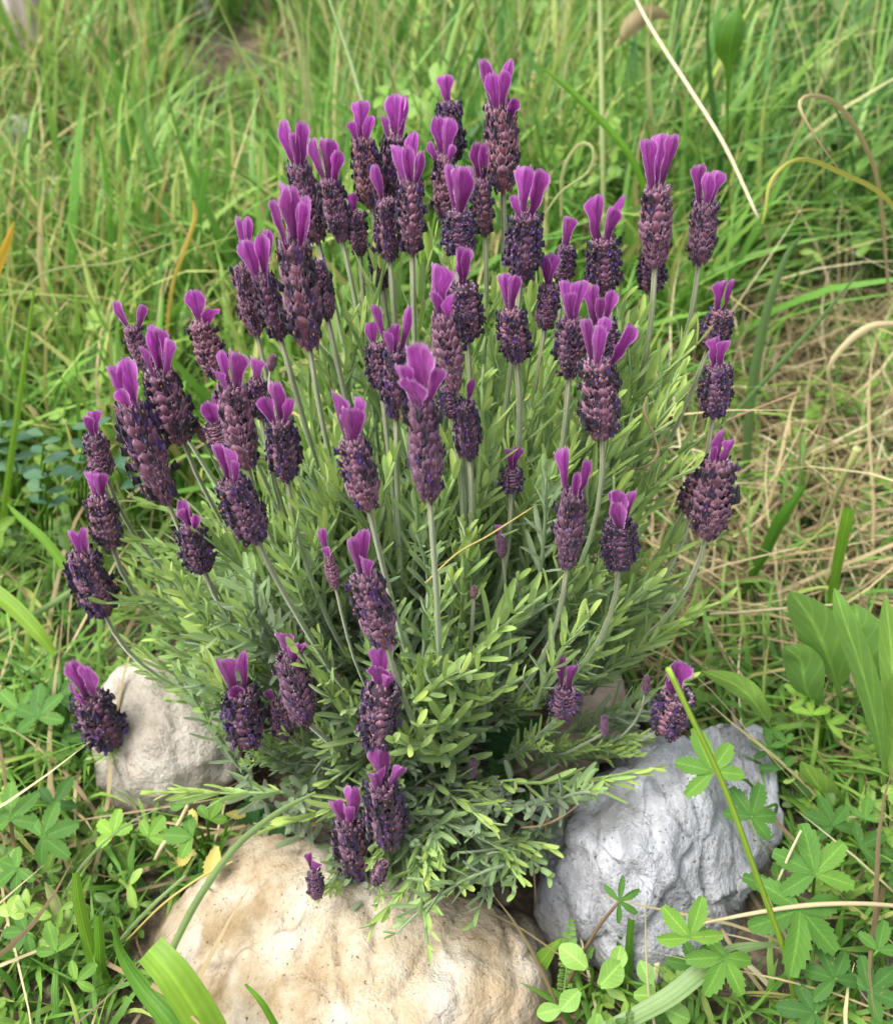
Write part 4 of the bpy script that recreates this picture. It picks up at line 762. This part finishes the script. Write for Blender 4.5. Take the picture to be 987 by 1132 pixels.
leaf_plant('cinquefoil_plant', G0(30, 930), [cq(12, 905, .055, 44, rot=.2, tint=.55), cq(48, 925, .05, 40, rot=-1.2, tint=.45), cq(20, 960, .04, 36, rot=2.2, tint=.5), cq(60, 890, .04, 34, n=3, rot=-.4, tint=.2)], 'cinquefoil clump at the left edge below the white rock', 'cinquefoil', 'cinq')
leaf_plant('cinquefoil_plant', G0(50, 1080), [cq(62, 1052, .04, 30, n=3, rot=.4, tint=.6), cq(30, 1030, .035, 30, rot=1.6, tint=.4), cq(85, 1085, .03, 28, n=3, rot=-.8, tint=.7)], 'low cinquefoil leaves at the bottom left corner', 'cinquefoil', 'cinq')
leaf_plant('creeping_weed', G0(905, 850), [cq(897, 790, .07, 32, n=3, rot=0, tint=1.0, wr=.42, teeth=3), cq(890, 772, .075, 28, n=3, rot=.9, tint=.95, wr=.4, teeth=3), cq(915, 800, .06, 28, n=3, rot=-1.2, tint=.9, wr=.4, teeth=3)], 'small bright yellow-green plant right of the grey rock', 'weed', 'cinq')
leaf_plant('nettle_plant', G0(868, 880), [cq(862, 850, .05, 30, n=3, rot=.3, tint=.25), cq(850, 830, .055, 24, n=5, rot=.0, tint=.3, wr=.4), cq(880, 868, .04, 28, n=3, rot=-1, tint=.2), cq(868, 822, .06, 20, n=3, rot=.5, tint=.4, wr=.5)], 'dark green toothed weed in the gap right of the grey rock top', 'weed', 'cinq')
leaf_plant('cinquefoil_plant', G0(925, 945), [cq(920, 912, .05, 36, rot=.2, tint=.25), cq(950, 935, .05, 34, n=3, rot=-1.2, tint=.3), cq(955, 905, .05, 30, n=3, rot=-.4, tint=.5)], 'dark cinquefoil under the strap leaf at the right edge', 'cinquefoil', 'cinq')
leaf_plant('cinquefoil_plant', G0(935, 1120), [cq(922, 1082, .05, 46, rot=.3, tint=.2), cq(960, 1095, .045, 44, rot=-1.0, tint=.3), cq(900, 1120, .04, 38, rot=1.4, tint=.25), cq(970, 1050, .05, 36, n=3, rot=-.4, tint=.45)], 'dark cinquefoil clump in the bottom right corner', 'cinquefoil', 'cinq')
leaf_plant('oregano_plant', G0(650, 1110), [cq(648, 1070, .05, 34, n=1, rot=.9, tint=.8, wr=.75, teeth=0), cq(662, 1090, .045, 34, n=1, rot=-.9, tint=.7, wr=.8, teeth=0), cq(640, 1095, .04, 30, n=1, rot=2.3, tint=.6, wr=.8, teeth=0), cq(680, 1075, .045, 26, n=1, rot=-.3, tint=.8, wr=.7, teeth=0),
     cq(700, 1100, .04, 28, n=1, rot=-1.6, tint=.7, wr=.8, teeth=0), cq(720, 1090, .04, 30, n=1, rot=.4, tint=.55, wr=.7, teeth=0), cq(660, 1120, .035, 30, n=1, rot=3, tint=.6, wr=.8, teeth=0), cq(735, 1115, .035, 30, n=1, rot=-2, tint=.5, wr=.8, teeth=0), cq(620, 1115, .035, 26, n=1, rot=1.8, tint=.6, wr=.7, teeth=0)],
     'low plant with rounded light green leaves at the foot of the grey rock', 'plant', 'broad')
# vetch at the left
for (bx0, by0, n_, dx_, lab_) in ((54, 640, 5, -1, 'dark plant with paired blue-green oval leaves, in front at the left'), (90, 610, 4, 3, 'shorter dark blue-green leafed plant leaning right beside the paired-leaf one'), (22, 600, 4, -5, 'dark blue-green leafed plant leaning towards the left edge')):
    vt = []
    for i in range(n_):
        for s_ in (-1, 1): vt.append(cq(bx0 + dx_ * i + random.uniform(-4, 4), by0 - 78 - i * 19 + random.uniform(-6, 6), .10 + .016 * i, random.uniform(22, 34) - i * 1.5, n=1, rot=-s_ * random.uniform(1.0, 1.6), tint=random.uniform(.2, .8), wr=random.uniform(.42, .55), teeth=0, tilt=(s_ * random.uniform(-.4, .1), random.uniform(-.8, -.2), 1)))
    leaf_plant('vetch_plant', G0(bx0, by0), vt, lab_, 'plant', 'bluish')
leaf_plant('vetch_plant', G0(150, 620), [cq(135, 540, .11, 26, n=1, rot=-.9, tint=.3, wr=.5, teeth=0), cq(142, 520, .12, 26, n=1, rot=.7, tint=.4, wr=.5, teeth=0), cq(130, 515, .12, 22, n=1, rot=-2, tint=.2, wr=.5, teeth=0)], 'dark oval leaves half hidden behind the leftmost flowers', 'plant', 'bluish')
# broad leaved plants at the right
def bl(px, py, Y, tx, ty, tY, wpx):
    return (px, py, Y, tx, ty, tY, wpx)
def big_leaf_plant(root, blades, label):
    e = empty('plantain_plant', root, label, 'plant', 'broad-leaved plants at the right')
    for (pts, wmax, tint) in blades:
        P_ = [Vector(root)] + PP(pts)
        q = Q(); n = 18; cv = crom(P_, n); t = np.linspace(0, 1, n); ws = wmax * np.where(t < .25, .10 + .2 * t, np.sin(np.pi * np.clip((t - .16) / .845, 0, 1)) ** .75); ws = np.maximum(ws, wmax * .03)
        tn = np.gradient(cv, axis=0); sd_ = np.cross(tn, np.array(cv) - np.array(camv) + np.array([.05, .0, .3])); sd_ /= np.linalg.norm(sd_, axis=1)[:, None]
        q.add(strip(cv, sd_, ws, fold=.12, cols=5, tint=tint)); q.build('leaf', M['broad'], e, tuple(root), root)
    return e
r1 = G0(935, 800); r1.z += .0
big_leaf_plant(r1, [([(920, 740, .375), (900, 690, .37), (874, 654, .37)], .027, .55), ([(895, 770, .37), (885, 730, .365), (866, 715, .365)], .022, .4), ([(955, 740, .38), (950, 700, .38), (945, 668, .385)], .028, .35)], 'pale green broad-leaved plant at the right edge above the rock')
big_leaf_plant(G0(868, 835), [([(840, 785, .36), (815, 758, .36), (776, 742, .36)], .015, .85)], 'plant with one long yellow-green leaf pointing at the lavender')
big_leaf_plant(G0(975, 900), [([(975, 840, .335), (958, 760, .33), (935, 690, .33), (922, 650, .335)], .0135, .5), ([(985, 780, .34), (985, 720, .345), (978, 660, .35)], .014, .75), ([(995, 860, .33), (995, 800, .335), (990, 740, .34)], .02, .9)], 'upright strap-leaved plant at the right edge')
big_leaf_plant(G0(925, 915), [([(920, 890, .34), (905, 870, .335), (886, 842, .335)], .019, 1.0)], 'single round yellow-green leaf right of the grey rock')

# feathery yarrow
def feather(q, p0, d, up, L, W, tint, seed):
    r_ = random.Random(seed); d = Vector(d).normalized(); up = Vector(up); side = d.cross(up).normalized(); nn = side.cross(d); n = 13; cv = []; r0 = r_.uniform(-.14, .14)
    for i in range(n): t = i / (n - 1); cv.append(Vector(p0) + d * L * t - Vector((0, 0, 1)) * L * .25 * t * t + side * L * r0 * math.sin(t * 2.6))
    ks = L if L > .5 else 1; ks = 14 * ks if L > .5 else 1
    q.add(tube(cv, np.linspace(.0007, .0003, n) * ks, 4, tint))
    W = W * .72
    for i in range(32):
        t = .12 + .87 * i / 32; p = cv[min(n - 2, int(t * (n - 1)))].lerp(cv[min(n - 1, int(t * (n - 1)) + 1)], t * (n - 1) % 1); w_ = W * math.sin(math.pi * (.12 + .85 * t)) ** .7
        for s_ in (-1, 1):
            o_ = (side * s_ + d * .5 + nn * r_.uniform(-.1, 1.0)).normalized(); e = p + o_ * w_ * .5
            q.add(strip([p, p.lerp(e, .5), e], d, np.array([.0006, .0008, .0003]) * ks, cols=2, tint=tint + r_.uniform(-.15, .15)))
            for f_ in (.45, .75):
                b = p.lerp(e, f_); o2 = (o_ + d * .9 + nn * r_.uniform(-.2, .5)).normalized(); q.add(strip([b, b + o2 * w_ * .17], side, np.array([.0009, .0004]) * ks, cols=2, tint=tint)); 
                o2 = (o_ - d * .7 + nn * r_.uniform(-.2, .5)).normalized(); q.add(strip([b, b + o2 * w_ * .13], side, np.array([.0009, .0004]) * ks, cols=2, tint=tint))
def yarrow(px, py, leaves, label, z=None):
    root = G0(px, py) if z is None else PZ(px, py, z); e = empty('yarrow_plant', root, label, 'yarrow', 'feathery yarrow plants')
    for (a, el_, L, W, t) in leaves:
        q = Q(); d = Vector((math.cos(a) * math.cos(el_), math.sin(a) * math.cos(el_), math.sin(el_))); feather(q, root + Vector((0, 0, .003)), d, Vector((0, 0, 1)) if el_ < 1.2 else Vector((0, -1, 0)), L, W, t, random.randrange(999)); q.build('leaf', M['yarrow'], e, tuple(root), root)
yarrow(80, 740, [(2.9, .5, .10, .022, .7), (2.2, .7, .08, .02, .5), (3.6, .6, .08, .02, .6)], 'feathery yarrow leaves left of the lowest left flower')
yarrow(95, 860, [(1.7, .9, .08, .018, .4), (2.6, .5, .08, .02, .6), (4.0, .5, .07, .018, .8)], 'feathery yarrow leaves against the left side of the white rock')
yarrow(30, 870, [(1.2, .8, .06, .02, .7), (3.0, .5, .07, .02, .5)], 'feathery yarrow leaves at the left edge between cinquefoil clumps')
yarrow(110, 905, [(3.3, .4, .06, .018, .8), (.4, .3, .05, .016, .3)], 'small bright yarrow leaf lying below the white rock')
yarrow(170, 1000, [(3.6, .3, .06, .018, .2), (.6, .35, .05, .016, .3), (2.4, .5, .06, .018, .3)], 'grey-green yarrow leaves over straw left of the cream boulder')
yarrow(15, 470, [(1.3, 1.0, .11, .025, .6), (2.4, .9, .10, .025, .5), (.5, 1.0, .10, .025, .7)], 'yarrow leaves in the grass at the left edge above the vetch')
yarrow(110, 470, [(1.3, 1.0, .11, .025, .6), (.4, .8, .10, .025, .8)], 'yarrow leaves in the grass behind the leftmost flowers')
yarrow(620, 1125, [(1.4, 1.0, .06, .014, .7), (.9, .6, .05, .014, .5)], 'fine feathery leaf in the gap right of the cream boulder')
yarrow(230, 800, [(1.5, 1.1, .10, .014, .7)], 'upright feathery leaf against the white rock behind lavender shoots')
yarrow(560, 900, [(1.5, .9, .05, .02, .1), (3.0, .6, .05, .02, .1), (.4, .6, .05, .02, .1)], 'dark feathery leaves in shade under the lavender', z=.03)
yarrow(690, 330, [(1.6, 1.3, .20, .03, .2), (1.2, 1.1, .18, .03, .3)], 'tall blue-green feathery leaves behind the top right flowers')
yarrow(640, 330, [(1.8, 1.2, .20, .03, .2)], 'single tall feathery leaf behind the middle top flowers')
yarrow(930, 330, [(1.4, 1.1, .12, .03, .4), (2.8, .7, .10, .03, .5)], 'feathery yarrow leaves in the grass at the right edge')

# ------------------------------------------------------------------ grass, straw and ground cover (stuff)
NZ = lambda x, y, s_, o_: noise.noise(Vector((x * s_ + o_, y * s_, o_)))
def blades(n, sample, seg=6, foldf=.2):
    """sample() -> (x, y, height, width, lean, droop, tint) or None"""
    Vs = []; Ts = []; UVs = []; cnt = 0; out = []
    while len(out) < n and cnt < n * 12:
        cnt += 1; s_ = sample()
        if s_: out.append(s_)
    A = np.array(out); n = len(A); z0 = np.array([ground_z(a[0], a[1]) for a in A]) - .003
    t = np.linspace(0, 1, seg + 1)[None, :]
    th = rng.uniform(0, 2 * np.pi, n)[:, None]; H, W, lean, droop = (A[:, i][:, None] for i in (2, 3, 4, 5))
    hor = H * (lean * t + droop * t ** 2.2); ver = H * (t * np.sqrt(np.clip(1 - lean ** 2, .02, 1)) - .55 * droop * t ** 2.6)
    wob = H * .04 * np.sin(t * 5 + th * 3)
    X = A[:, 0][:, None] + np.cos(th) * hor - np.sin(th) * wob; Yy = A[:, 1][:, None] + np.sin(th) * hor + np.cos(th) * wob; Z = z0[:, None] + np.maximum(ver, .002 + .0 * t)
    ph = th + np.pi / 2 + rng.uniform(-.9, .9, n)[:, None]; wd = W * (1 - .15 * t) * np.clip((1.001 - t) * 3.2, .03, 1) ** .8
    P = np.stack([X, Yy, Z], -1); S_ = np.stack([np.cos(ph) * np.ones_like(t), np.sin(ph) * np.ones_like(t), .15 * np.ones_like(X)], -1)
    cols = []
    for u in (-1, 0, 1):
        c = P + S_ * (u * wd / 2)[..., None]
        if u == 0: c = c + np.stack([np.cos(th) * np.ones_like(t), np.sin(th) * np.ones_like(t), np.zeros_like(X)], -1) * (-foldf * wd)[..., None]
        cols.append(c)
    V = np.stack(cols, 2).reshape(-1, 3); per = (seg + 1) * 3
    f0 = np.array([(r * 3 + c, r * 3 + c + 1, r * 3 + 4 + c, r * 3 + 3 + c) for r in range(seg) for c in range(2)])
    Fq = (f0[None] + (np.arange(n) * per)[:, None, None]).reshape(-1, 4)
    uv0 = np.array([(u, v) for v in np.linspace(0, 1, seg + 1) for u in (0, .5, 1)]); UV = np.tile(uv0, (n, 1))
    T = np.repeat(A[:, 6], per).reshape(n, per) + np.tile(np.repeat(np.linspace(-.05, .12, seg + 1), 3), (n, 1)); return V, Fq, UV, np.clip(T.ravel(), 0, 1)
stones = [o.location.copy() for o in C.objects if o.name.startswith('pale_stone')]
def in_rocks(x, y):
    for c_ in stones:
        if (x - c_.x * (1 - .12)) ** 2 + ((y - c_.y + .16) * .6) ** 2 < .005: return True
    if (x + .012) ** 2 / .0190 + (y - .40) ** 2 / .012 < 1: return True                    # lavender base
    if (-.165 if y < .28 else -.13) < x < .065 and y < .335: return True                                           # cream boulder
    if .035 < x < .195 and .235 < y < .375: return True                                           # grey rock
    if -.20 < x < -.10 and .33 < y < .45: return True                                      # white rock
    return False
rn = random.Random(3); U = rn.uniform
def s_left():       # wispy light meadow, left and middle distance
    y = .62 + (U(0, 1) ** 1.2) * 2.2; x = U(-1, .35) * (.55 * y + .45) - .05
    if in_rocks(x, y) or NZ(x, y, 2.2, 3) < -.32: return None
    if y > 1.7 and NZ(x, y, 1.6, 9) < .0: return None
    h = U(.13, .31) * (1 if y > .8 else .7)
    if ((x + .25) / .17) ** 2 + ((y - 1.65) / .62) ** 2 < 1: h *= .33
    if rn.random() < .1: return (x, y, h, U(.008, .013), U(.02, .4), U(.0, .6), min(1, U(.2, .6)))
    tn = min(1, max(0, .49 + .35 * NZ(x, y, 3, 20) + rn.gauss(0, .17)))
    if rn.random() < .12: tn = U(.8, 1)
    return (x, y, h, U(.0022, .0075), U(.02, .42), U(.0, .75) ** 1.3, tn)
g1 = blades(10500, s_left); q = Q(); q.add(g1); tag(q.build('meadow_grass', M['grass']), 'light green wispy meadow grass on the left', 'grass', kind='stuff')
def s_tall():       # dense tall grass upper middle and right
    y = .98 + (U(0, 1) ** 1.3) * 1.9; x = U(-.16, 1.0) * (.5 * y + .45)
    if NZ(x, y, 2.6, 7) < -.38: return None
    tn = min(1, max(0, .38 + .5 * NZ(x, y, 3, 40) + rn.gauss(0, .26)))
    if rn.random() < .10: return (x, y, U(.25, .45), U(.0015, .003), U(.0, .25), U(0, .3), 1.0)
    return (x, y, U(.12, .40), U(.0022, .0085) * (2.0 if rn.random() < .14 else 1), U(.0, .42), U(.0, .75), tn)
g1 = blades(6500, s_tall, 7); q = Q(); q.add(g1); tag(q.build('tall_grass', M['grass_dark']), 'dense tall green grass behind the bush on the right', 'grass', kind='stuff')
def s_mid():        # short grass round the bush, thin on the right
    y = U(.17, 1.05) if rn.random() < .6 else U(.17, .45); x = U(-1, 1) * (.5 * y + .35)
    if in_rocks(x, y): return None
    if x > .1 and y > .45 and rn.random() < .25: return None
    h = U(.04, .13) * (1 if y > .5 else .7)
    if y < .33: h *= .6
    return (x, y, h, U(.0016, .0045), U(.1, .6), U(.1, .8), min(1, max(0, rn.gauss(.42, .2))))
g1 = blades(7500, s_mid); q = Q(); q.add(g1); tag(q.build('short_grass', M['grass']), 'short green grass round the bush and rocks', 'grass', kind='stuff')
def s_far():        # the meadow goes on beyond
    y = 2.6 + U(0, 1) ** 1.5 * 6; x = U(-1, 1) * (.9 * y)
    return (x, y, U(.18, .42), U(.006, .016), U(.0, .4), U(.1, .6), min(1, max(0, rn.gauss(.38, .18))))
g1 = blades(9000, s_far, 4); q = Q(); q.add(g1); tag(q.build('far_grass', M['grass_dark']), 'far meadow grass beyond the tall grass', 'grass', kind='stuff')
def s_straw():      # straw litter lying about, thick on the right
    if rn.random() < .68: y = U(.45, 1.15); x = U(.12, .62) * (y * .55 + .45) / .8
    else: y = U(.16, 1.3) if rn.random() < .6 else U(.16, .5); x = U(-1, 1) * (.5 * y + .35)
    if in_rocks(x, y): return None
    return (x, y, U(.05, .19), U(.0012, .0036), U(.80, .995), U(-.2, .35), min(1, max(0, rn.gauss(.5, .25))))
g1 = blades(4300, s_straw, 7); q = Q(); q.add(g1)
def s_patch():      # bare dry patch in the upper left
    a = U(0, 6.28); r_ = U(0, 1) ** .5
    return (-.25 + .2 * r_ * math.cos(a), 1.65 + .65 * r_ * math.sin(a), U(.05, .16), U(.002, .004), U(.7, .99), U(-.1, .4), U(.1, .7))
q.add(blades(700, s_patch, 6))
def s_upstraw():
    y = U(.5, 1.9); x = U(-1, 1) * (.5 * y + .35)
    if in_rocks(x, y) or (x < .1 and rn.random() < .75): return None
    return (x, y, U(.10, .30), U(.0012, .003), U(.1, .7), U(.1, 1.0), min(1, max(0, rn.gauss(.65, .2))))
q.add(blades(900, s_upstraw, 8)); tag(q.build('straw_litter', M['straw']), 'dry straw and dead blades lying on the soil', 'straw', kind='stuff')
# ground cover: small leaflets in threes
tq = Q(); palmate(tq, (0, 0, 0), (0, 0, 1), 0, 1, 3, 5, .5, teeth=0, wr=.8); tri = tq.geo()
tq = Q(); palmate(tq, (0, 0, 0), (0, 0, 1), 0, 1, 5, 6, .5, teeth=4, wr=.5); pen = tq.geo()
tq = Q(); tq.add(leaflet(1, .5, 0, 8, .5)); tq.add(xf(leaflet(.8, .4, 0, 9, .5), Matrix.Rotation(2.2, 4, 'Z'))); one = tq.geo()
tq = Q(); feather(tq, (0, 0, 0), (0, 1, .15), (0, 0, 1), 1, .34, .5, 3)
for i_, v_ in enumerate(tq.V): pass
fea = tq.geo(); cov = Q()
for i in range(7000):
    y = .17 + U(0, 1) ** 1.6 * 1.5; x = U(-1, 1) * (.5 * y + .35)
    if in_rocks(x, y): continue
    if x > .12 and .5 < y < 1.05 and rn.random() < .45: continue
    if NZ(x, y, 7, 2) < -.22: continue
    s_ = U(.005, .0125) * (1 if y < .7 else 1.7); g = rn.choice([tri, one, one, one, pen, fea]); s_ *= 2.6 if g is fea else 1; zz = ground_z(x, y) + U(.004, .045 if x < .1 or y < .4 else .03) * (1 if y < .6 else 1.8)
    Rm = frame(Vector((U(-.5, .5), U(-.9, .2), 1))) @ Matrix.Rotation(U(0, 6.28), 3, 'Z'); cov.addg(g, TRS(Vector((x, y, zz)), Rm, (s_, s_, s_)), tint=min(1, max(0, rn.gauss(.45, .22))))
for i in range(1100):       # taller leafy growth left of the bush
    x = U(-.60, -.20); y = U(.50, 1.0)
    if in_rocks(x, y) or (x > -.26 and y < .6): continue
    g = rn.choice([tri, one, one, fea, fea]); s_ = U(.009, .019) * (2.4 if g is fea else 1); Rm = frame(Vector((U(-.7, .7), U(-1, .2), 1))) @ Matrix.Rotation(U(0, 6.28), 3, 'Z')
    cov.addg(g, TRS(Vector((x, y, ground_z(x, y) + U(.01, .12))), Rm, (s_, s_, s_)), tint=min(1, max(0, rn.gauss(.35, .2))))
for i in range(700):        # leafy weeds among the tall grass
    y = U(.9, 1.7); x = U(-.1, 1) * (.5 * y + .4); g = rn.choice([tri, one, fea, fea]); s_ = U(.012, .026) * (2.4 if g is fea else 1); Rm = frame(Vector((U(-.8, .8), U(-1, .2), .8))) @ Matrix.Rotation(U(0, 6.28), 3, 'Z')
    cov.addg(g, TRS(Vector((x, y, ground_z(x, y) + U(.02, .26))), Rm, (s_, s_, s_)), tint=min(1, max(0, rn.gauss(.45, .22))))
tag(cov.build('ground_cover', [M['weed']]), 'small leafy weeds covering the soil', 'ground cover', kind='stuff')
